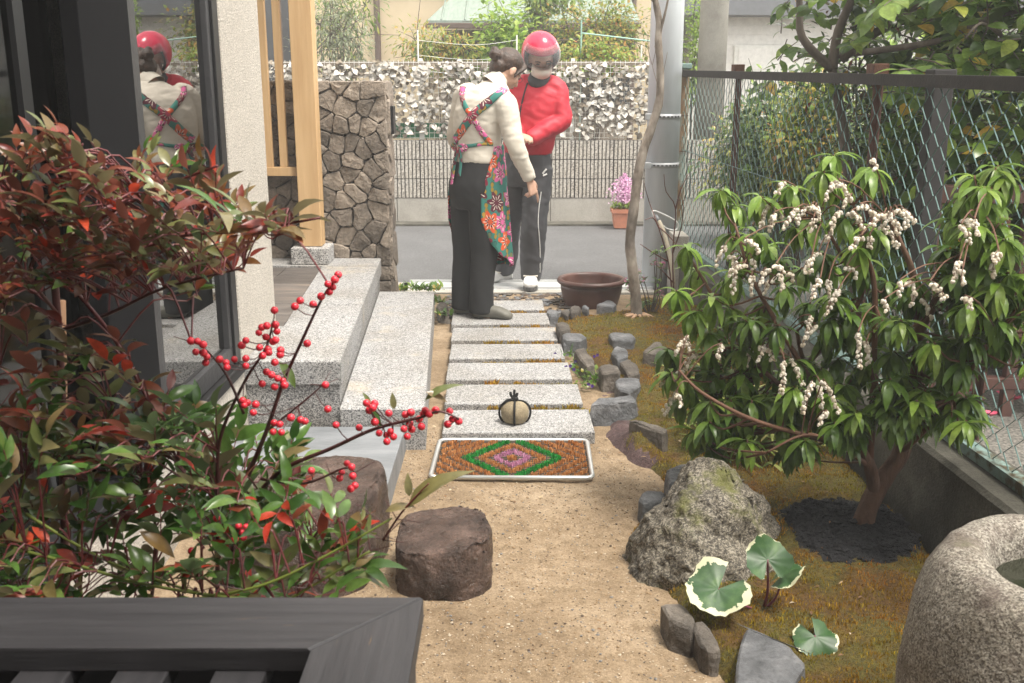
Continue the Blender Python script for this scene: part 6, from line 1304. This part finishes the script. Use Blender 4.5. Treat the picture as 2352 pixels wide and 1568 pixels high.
bd.tube([gy(1124, 208, 6.13), nb0 + f_ * .01, nb1, hc - Vector((.01, .01, .03))], [.045, .046, .046, .05], 14); Mx = headmesh(bd, hc, fd, up, .98)
hd = gy(1226, 446, 6.01) - rw_; hand(bd, rw_ + hd.normalized() * .004, hd, Vector((-.6, .5, -.1)), 1, (.12, 1.25, 1.3, 1.3), .98, .3)
hand(bd, lw, (.8, .3, -.3), (0, 0, -1), -1, (.4, .5, .5, .5), .95)
for a_, dr in ((ra, Vector((.96, -.26, 0))), (la, Vector((.95, -.1, 0)))): bd.tube([a_ + Z_ * .05, a_ - Z_ * .02, a_ + dr * .06 - Z_ * .03], [.04, .038, .03], 10)
obj('body', remesh('body', bd, 'skin', .0065, 3), None, WO)
# hair: cap drawn back into a bun, ear left free
hm = MB(); P3 = lambda x, y, z: hc + Mx @ (Vector((x, y, z)) * .98)
hm.ell(P3(0, -.020, .034), (.083, .096, .088), Mx, 22); hm.ell(P3(0, .040, .066), (.062, .040, .036), Mx, 14); hm.ell(P3(0, -.065, -.02), (.064, .05, .06), Mx, 14)
for sx in (-1, 1): hm.tube([P3(.05 * sx, .060, .075), P3(.068 * sx, .046, .03), P3(.073 * sx, .03, -.005), P3(.07 * sx, .026, -.04)], [.018, .014, .009, .004], 8)
bun = gy(1141, 132, 6.14); hm.tube([P3(0, -.07, .07), bun.lerp(P3(0, -.07, .07), .3), bun], [.036, .03, .034], 12); hm.ell(bun + Vector((-.008, 0, .016)), (.038, .036, .034), None, 14); hm.ell(bun + Vector((-.012, .01, .043)), (.024, .02, .024), None, 10)
obj('hair', remesh('hair', hm, 'hair', .006, 2, lambda c: .0022 * math.sin((c.x * .8 + c.y + c.z * .5) * 330) * fbm(c, 9, 1) + .002 * fbm(c, 40, 2)), None, WO)
for sx in (-1, 1):
    a = MB(); a.tube([P3(.032 * sx + .022 * math.cos(q), .093, -.004 + .017 * math.sin(q)) for q in [R(30 * k) for k in range(13)]], .0014, 5); a.tube([P3(.056 * sx, .088, 0), P3(.08 * sx, .01, .004)], .0016, 5); obj('spectacle_rim', a, 'glasses', WO, True)
    a = MB(); a.ell(P3(.031 * sx, .078, -.003), (.012, .008, .005), Mx, 10); obj('eye', a, 'eye_dark', WO, True)
a = MB(); a.ell(P3(0, .094, -.062), (.019, .006, .006), Mx, 10); obj('lips', a, 'lips', WO, True)
# apron
AP = MB(); NU, NV = 64, 36; vs = []; uv = []; zt = gy(1100, 332, 6.12).z; zb = .335
def pm_(v): return np.interp(v, [0, .15, .4, .62, .8, .92, 1], [98, 114, 132, 133, 116, 92, 60])
for j in range(NV + 1):
    v = j / NV; C0 = Vector((wst.x, wst.y, 0)).lerp(Vector((hipc.x, hipc.y, 0)), min(1, v * 3)) + f_ * (.012 + .03 * v)
    for i in range(NU + 1):
        u = -1 + 2 * i / NU; ph = R(u * pm_(v)); rip = (.010 * math.sin(ph * 8 + 1) + .007 * math.sin(ph * 13 + 2 * v)) * v
        ar = np.interp(v, [0, .2, .5, 1], [.166, .192, .206, .212]) + rip; af = np.interp(v, [0, .2, .5, 1], [.130, .148, .158, .168]) + rip
        z = zt + (zb - zt) * (v - .05 * v * (u * u)) + .008 * math.sin(ph * 6) * v; vs.append(C0 + f_ * math.cos(ph) * af + r_ * math.sin(ph) * ar + Z_ * z); uv.append((ph * .19, z))
AP.add(vs, [(j * (NU + 1) + i, j * (NU + 1) + i + 1, (j + 1) * (NU + 1) + i + 1, (j + 1) * (NU + 1) + i) for j in range(NV) for i in range(NU)]); AP.uv = uv
APR = obj('apron', AP, 'floral_cloth', WO, True); sm = APR.modifiers.new('thickness', 'SOLIDIFY'); sm.thickness = .003
bv = tree_of(swm); bv2 = tree_of(swm, trm)
for pix, wd, uo in (([(1160, 204), (1150, 212), (1135, 224), (1118, 238), (1100, 252), (1085, 266), (1066, 292), (1046, 322)], .052, (.3, .1)), ([(1064, 199), (1061, 212), (1064, 232), (1073, 252), (1086, 270), (1098, 290), (1112, 312), (1128, 330)], .034, (.9, .4))):
    p_, n_ = drape(bv, pix); ribbon('strap', p_, n_, wd, 'floral_cloth', APR, .006, uo)
p_, n_ = drape(bv, [(1132, 331), (1110, 330), (1085, 334), (1060, 337), (1043, 338)]); ribbon('waist_tie', p_, n_, .02, 'floral_cloth', APR, .007, (.1, 1.3))
for pix, wd in (([(1056, 338), (1050, 360), (1046, 390), (1041, 424)], .034), ([(1058, 338), (1062, 360), (1061, 385), (1058, 405)], .022), ([(1056, 338), (1046, 330), (1040, 337), (1052, 343)], .026), ([(1056, 338), (1068, 332), (1074, 341), (1060, 345)], .026)):
    p_, n_ = drape(bv2, pix); ribbon('bow_end', p_, n_, wd, 'floral_cloth', APR, .014, (random.random(), random.random()))
def shoe(c, dr, ln, wd, ht, mat, parent, name, sole=None, back=.06, extra=None):
    dr = Vector(dr).normalized(); sd = Vector((dr.y, -dr.x, 0)); S = []
    for t, w_, h_ in ((-back, .55, .55), (-back + .015, .85, .72), (0, .92, .78), (ln * .3, .9, .95), (ln * .5, 1, .85), (ln * .68, 1.05, .66), (ln * .8, .85, .5), (ln * .86, .45, .34)): S.append((c + dr * t + Z_ * (ht * h_ * .5), sd * wd * w_ * .5, Z_ * ht * h_ * .5))
    mb = MB(); mb.loft(S, 16, pw=2.6); return obj(name, remesh(name, mb, mat, .006, 3), None, parent)
for a_, dr in ((ra, (.97, -.24, 0)), (la, (.97, -.1, 0))):
    g0 = Vector((a_.x + .006, a_.y, .051)); s_ = shoe(g0, dr, .215, .092, .082, 'clog', WO, 'clog'); a = MB(); d_ = Vector(dr).normalized(); sd = Vector((d_.y, -d_.x, 0)); a.tube(smoothpath([g0 + sd * .048 + d_ * .045 + Z_ * .05, g0 + sd * .045 - d_ * .03 + Z_ * .052, g0 - d_ * .066 + Z_ * .055, g0 - sd * .045 - d_ * .03 + Z_ * .052], 4), .009, 6); obj('heel_strap', a, 'clog_red', s_, True)
# ---------------------------------------------------------------- man
f_ = Vector((-.30, -.95, 0)).normalized(); l_ = Vector((.95, -.30, 0)).normalized()
MN = thing('person', 'man in red jacket, red open-face helmet, white mask and grey trousers', 'person', (.08, 7.2, .01))
hipc = gy(1211, 385, 7.14); wst = gy(1212, 345, 7.14); fa = Vector((.135, 7.13, .10)); ba = Vector((-.055, 7.45, .10)); hr = hipc + l_ * .082 - Z_ * .03; hl = hipc - l_ * .085 - Z_ * .03
def mlegs(mb, sh=0.0):
    mb.loft([(wst + Z_ * .05, l_ * (.155 - sh), f_ * (.115 - sh)), (hipc + Z_ * .03, l_ * (.165 - sh), f_ * (.125 - sh)), (hipc - Z_ * .06, l_ * (.168 - sh), f_ * (.125 - sh)), (hipc - Z_ * .12, l_ * (.15 - sh), f_ * (.105 - sh))], 22)
    for h_, a_ in ((hr, fa), (hl, ba)):
        kn = h_.lerp(a_, .5) + f_ * .03; mb.tube(smoothpath([h_ + Z_ * .03, h_.lerp(kn, .5), kn, kn.lerp(a_, .5), a_ - Z_ * .03], 3), [q - sh for q in (.096, .096, .095, .092, .089, .086, .084, .083, .082, .082, .082, .078, .070)], 16)
mt = MB(); mlegs(mt); mtm = remesh('trousers', mt, 'grey_cloth', .011, 4, folds(.018, 7, 3, (1, 1, .6))); mto = obj('trousers', mtm, None, MN)
J = [(gy(1213, 352, 7.13), .162, .128), (gy(1214, 335, 7.13), .178, .142), (gy(1220, 295, 7.12), .178, .140), (gy(1228, 250, 7.12), .186, .140), (gy(1233, 215, 7.13), .188, .128), (gy(1237, 192, 7.14), .155, .102), (gy(1239, 178, 7.13), .085, .08), (gy(1240, 170, 7.12), .07, .07)]
ms, me_, mw = gy(1281, 205, 7.09), gy(1291, 277, 7.03), gy(1216, 320, 6.90); ns, ne, nw = gy(1190, 205, 7.15), gy(1165, 285, 7.10), gy(1188, 318, 6.92)
def marms(mb, k=1.0):
    mb.tube(smoothpath([ms - l_ * .07 + Z_ * .02, ms, ms.lerp(me_, .5), me_, me_.lerp(mw, .5), mw], 3), [q * k for q in (.075, .075, .071, .068, .067, .066, .066, .065, .065, .063, .061, .059, .056, .053, .05, .046)], 14)
    mb.tube(smoothpath([ns + l_ * .07 + Z_ * .02, ns, ns.lerp(ne, .5), ne, ne.lerp(nw, .5), nw], 3), [q * k for q in (.08, .08, .078, .076, .075, .074, .073, .072, .072, .07, .068, .066, .063, .06, .056, .05)], 14)
jk = MB(); jk.loft([(c, l_ * a_, f_ * b_) for c, a_, b_ in J], 26); marms(jk); jkm = remesh('jacket', jk, 'red_cloth', .010, 4, folds(.013, 8, 4, (1, 1, .8))); jko = obj('jacket', jkm, None, MN)
mh = gy(1242, 132, 7.05); mfd = Vector((.14, -.84, -.50)); mup = Vector((0, -.35, .93))
mb_ = MB(); mlegs(mb_, .025); mb_.loft([(c, l_ * (a_ - .025), f_ * (b_ - .025)) for c, a_, b_ in J[:-1]], 20); marms(mb_, .66); mb_.tube([gy(1238, 190, 7.13), gy(1240, 172, 7.11), mh], [.065, .056, .055], 12); MX = headmesh(mb_, mh, mfd, mup, 1.0)
hand(mb_, mw, (-.75, -.25, .25), (0, -.5, -.8), -1, (.6, .7, .75, .8), 1.05); hand(mb_, nw, (.45, -.6, .2), (0, -.3, -.9), 1, (.6, .7, .8, .8), 1.05)
obj('body', remesh('body', mb_, 'skin', .0065, 3), None, MN)
Q3 = lambda x, y, z: mh + MX @ Vector((x, y, z))
# open-face helmet
hs_ = MB(); na, nl = 48, 28; vs = []; ctr = (0, -.018, .028); RX, RY, RZ = .128, .146, .138
for i in range(nl + 1):
    el = R(90 - 152 * i / nl)
    for k in range(na): a_ = 2 * math.pi * k / na; vs.append(Q3(ctr[0] + RX * math.cos(el) * math.sin(a_), ctr[1] + RY * math.cos(el) * math.cos(a_), ctr[2] + RZ * math.sin(el)))
fs = []
for i in range(nl):
    el = 90 - 152 * (i + .5) / nl
    for k in range(na):
        az = 360 * (k + .5) / na; az = az - 360 if az > 180 else az
        if el < 22 and abs(az) < 66: continue
        fs.append((i * na + k, i * na + (k + 1) % na, (i + 1) * na + (k + 1) % na, (i + 1) * na + k))
hs_.add(vs, fs); HL = obj('helmet', hs_, ['helmet_red', 'dark_lining'], MN, True); sm = HL.modifiers.new('shell', 'SOLIDIFY'); sm.thickness = .02; sm.offset = -1; sm.material_offset = 1; sm.material_offset_rim = 1
vz = MB(); vs = []
for i in range(13):
    el = R(42 - 62 * i / 12)
    for k in range(25): a_ = R(-74 + 148 * k / 24); vs.append(Q3(ctr[0] + (RX + .007) * math.cos(el) * math.sin(a_), ctr[1] + (RY + .010) * math.cos(el) * math.cos(a_), ctr[2] + (RZ + .006) * math.sin(el)))
vz.add(vs, [(i * 25 + k, i * 25 + k + 1, (i + 1) * 25 + k + 1, (i + 1) * 25 + k) for i in range(12) for k in range(24)]); obj('visor', vz, 'visor', HL, True)
mk = MB(); vs = []
for i in range(9):
    for k in range(15):
        a_ = R(-70 + 140 * k / 14); z = -.012 - .088 * i / 8; bulge = .016 * math.sin(math.pi * i / 8) + .014 * max(0, math.cos(a_ * 1.4)); vs.append(Q3((.070 + .3 * bulge) * math.sin(a_), .030 + (.076 + bulge) * math.cos(a_) - .012 * i / 8, z))
mk.add(vs, [(i * 15 + k, i * 15 + k + 1, (i + 1) * 15 + k + 1, (i + 1) * 15 + k) for i in range(8) for k in range(14)]); mo = obj('face_mask', mk, 'mask_white', MN, True); sm = mo.modifiers.new('thickness', 'SOLIDIFY'); sm.thickness = .003
for sx in (-1, 1):
    a = MB(); a.ell(Q3(.032 * sx, .081, 0), (.013, .008, .005), MX, 10); obj('eye', a, 'eye_dark', MN, True)
    a = MB(); a.tube([Q3(.018 * sx, .094, .018), Q3(.034 * sx, .092, .023), Q3(.05 * sx, .082, .018)], .004, 6); obj('eyebrow', a, 'hair', MN, True)
a = MB(); a.tube([gy(1238, 190, 7.10), gy(1240, 180, 7.08), gy(1241, 172, 7.07)], [.088, .078, .070], 18); obj('neck_warmer', a, 'neck_grey', MN, True)
bj = tree_of(jkm); p_, n_ = drape(bj, [(1212, 190), (1204, 215), (1197, 245), (1190, 285), (1188, 300)]); ribbon('zip', p_, n_, .012, 'dark_lining', jko, .003)
bt = tree_of(mtm); p_, n_ = drape(bt, [(1243, 440), (1237, 480), (1236, 520), (1240, 560), (1240, 625)]); ribbon('piping', p_, n_, .006, 'shoe_white', mto, .003)
for pix in ([(1246, 399), (1251, 392), (1255, 388)], [(1247, 403), (1253, 401), (1256, 399)]):
    p_, n_ = drape(bt, pix); 
    if len(p_) > 2: ribbon('emblem_stroke', p_, n_, .012, 'shoe_white', mto, .003)
for a_, dr in ((fa, (-.05, -1, 0)), (ba, (-.72, -.7, 0))):
    g0 = Vector((a_.x, a_.y + .01, .026 if a_.y < 7.4 else -.008)); s_ = shoe(g0 + Z_ * .012, dr, .20, .10, .085, 'shoe_white', MN, 'shoe'); a = MB(); d_ = Vector(dr).normalized(); sd = Vector((d_.y, -d_.x, 0))
    a.prism([(q.x, q.y) for q in [g0 + d_ * t + sd * w_ for t, w_ in ((-.065, -.03), (.05, -.045), (.12, -.052), (.17, -.03), (.182, 0), (.17, .03), (.12, .052), (.05, .045), (-.065, .03))]], g0.z - .006, g0.z + .016); obj('sole', a, 'shoe_sole', s_)
    a = MB(); a.box((-.05, -.012, 0), (.05, .012, .006), Matrix.Translation(g0 + d_ * .085 + Z_ * .082) @ Matrix.Rotation(math.atan2(sd.y, sd.x), 4, 'Z')); obj('shoe_strap', a, 'mask_white', s_)
# ================================================================ haze volume added to imitate the lens veil
m = bpy.data.materials.new('veil_haze'); m.use_nodes = True; n = m.node_tree.nodes; n.clear(); L = m.node_tree.links
o = n.new('ShaderNodeOutputMaterial'); v = n.new('ShaderNodeVolumePrincipled'); v.inputs['Color'].default_value = (.93, .94, .95, 1); v.inputs['Density'].default_value = .0075; L.new(v.outputs[0], o.inputs['Volume']); MATS['veil_haze'] = m
a = MB(); a.box((-151, -61, -1.2), (151, 241, 9)); hz = obj('haze', a, 'veil_haze', None, kind='stuff'); tag(hz, 'thin haze added over the garden and street to imitate the lens veil', 'haze')
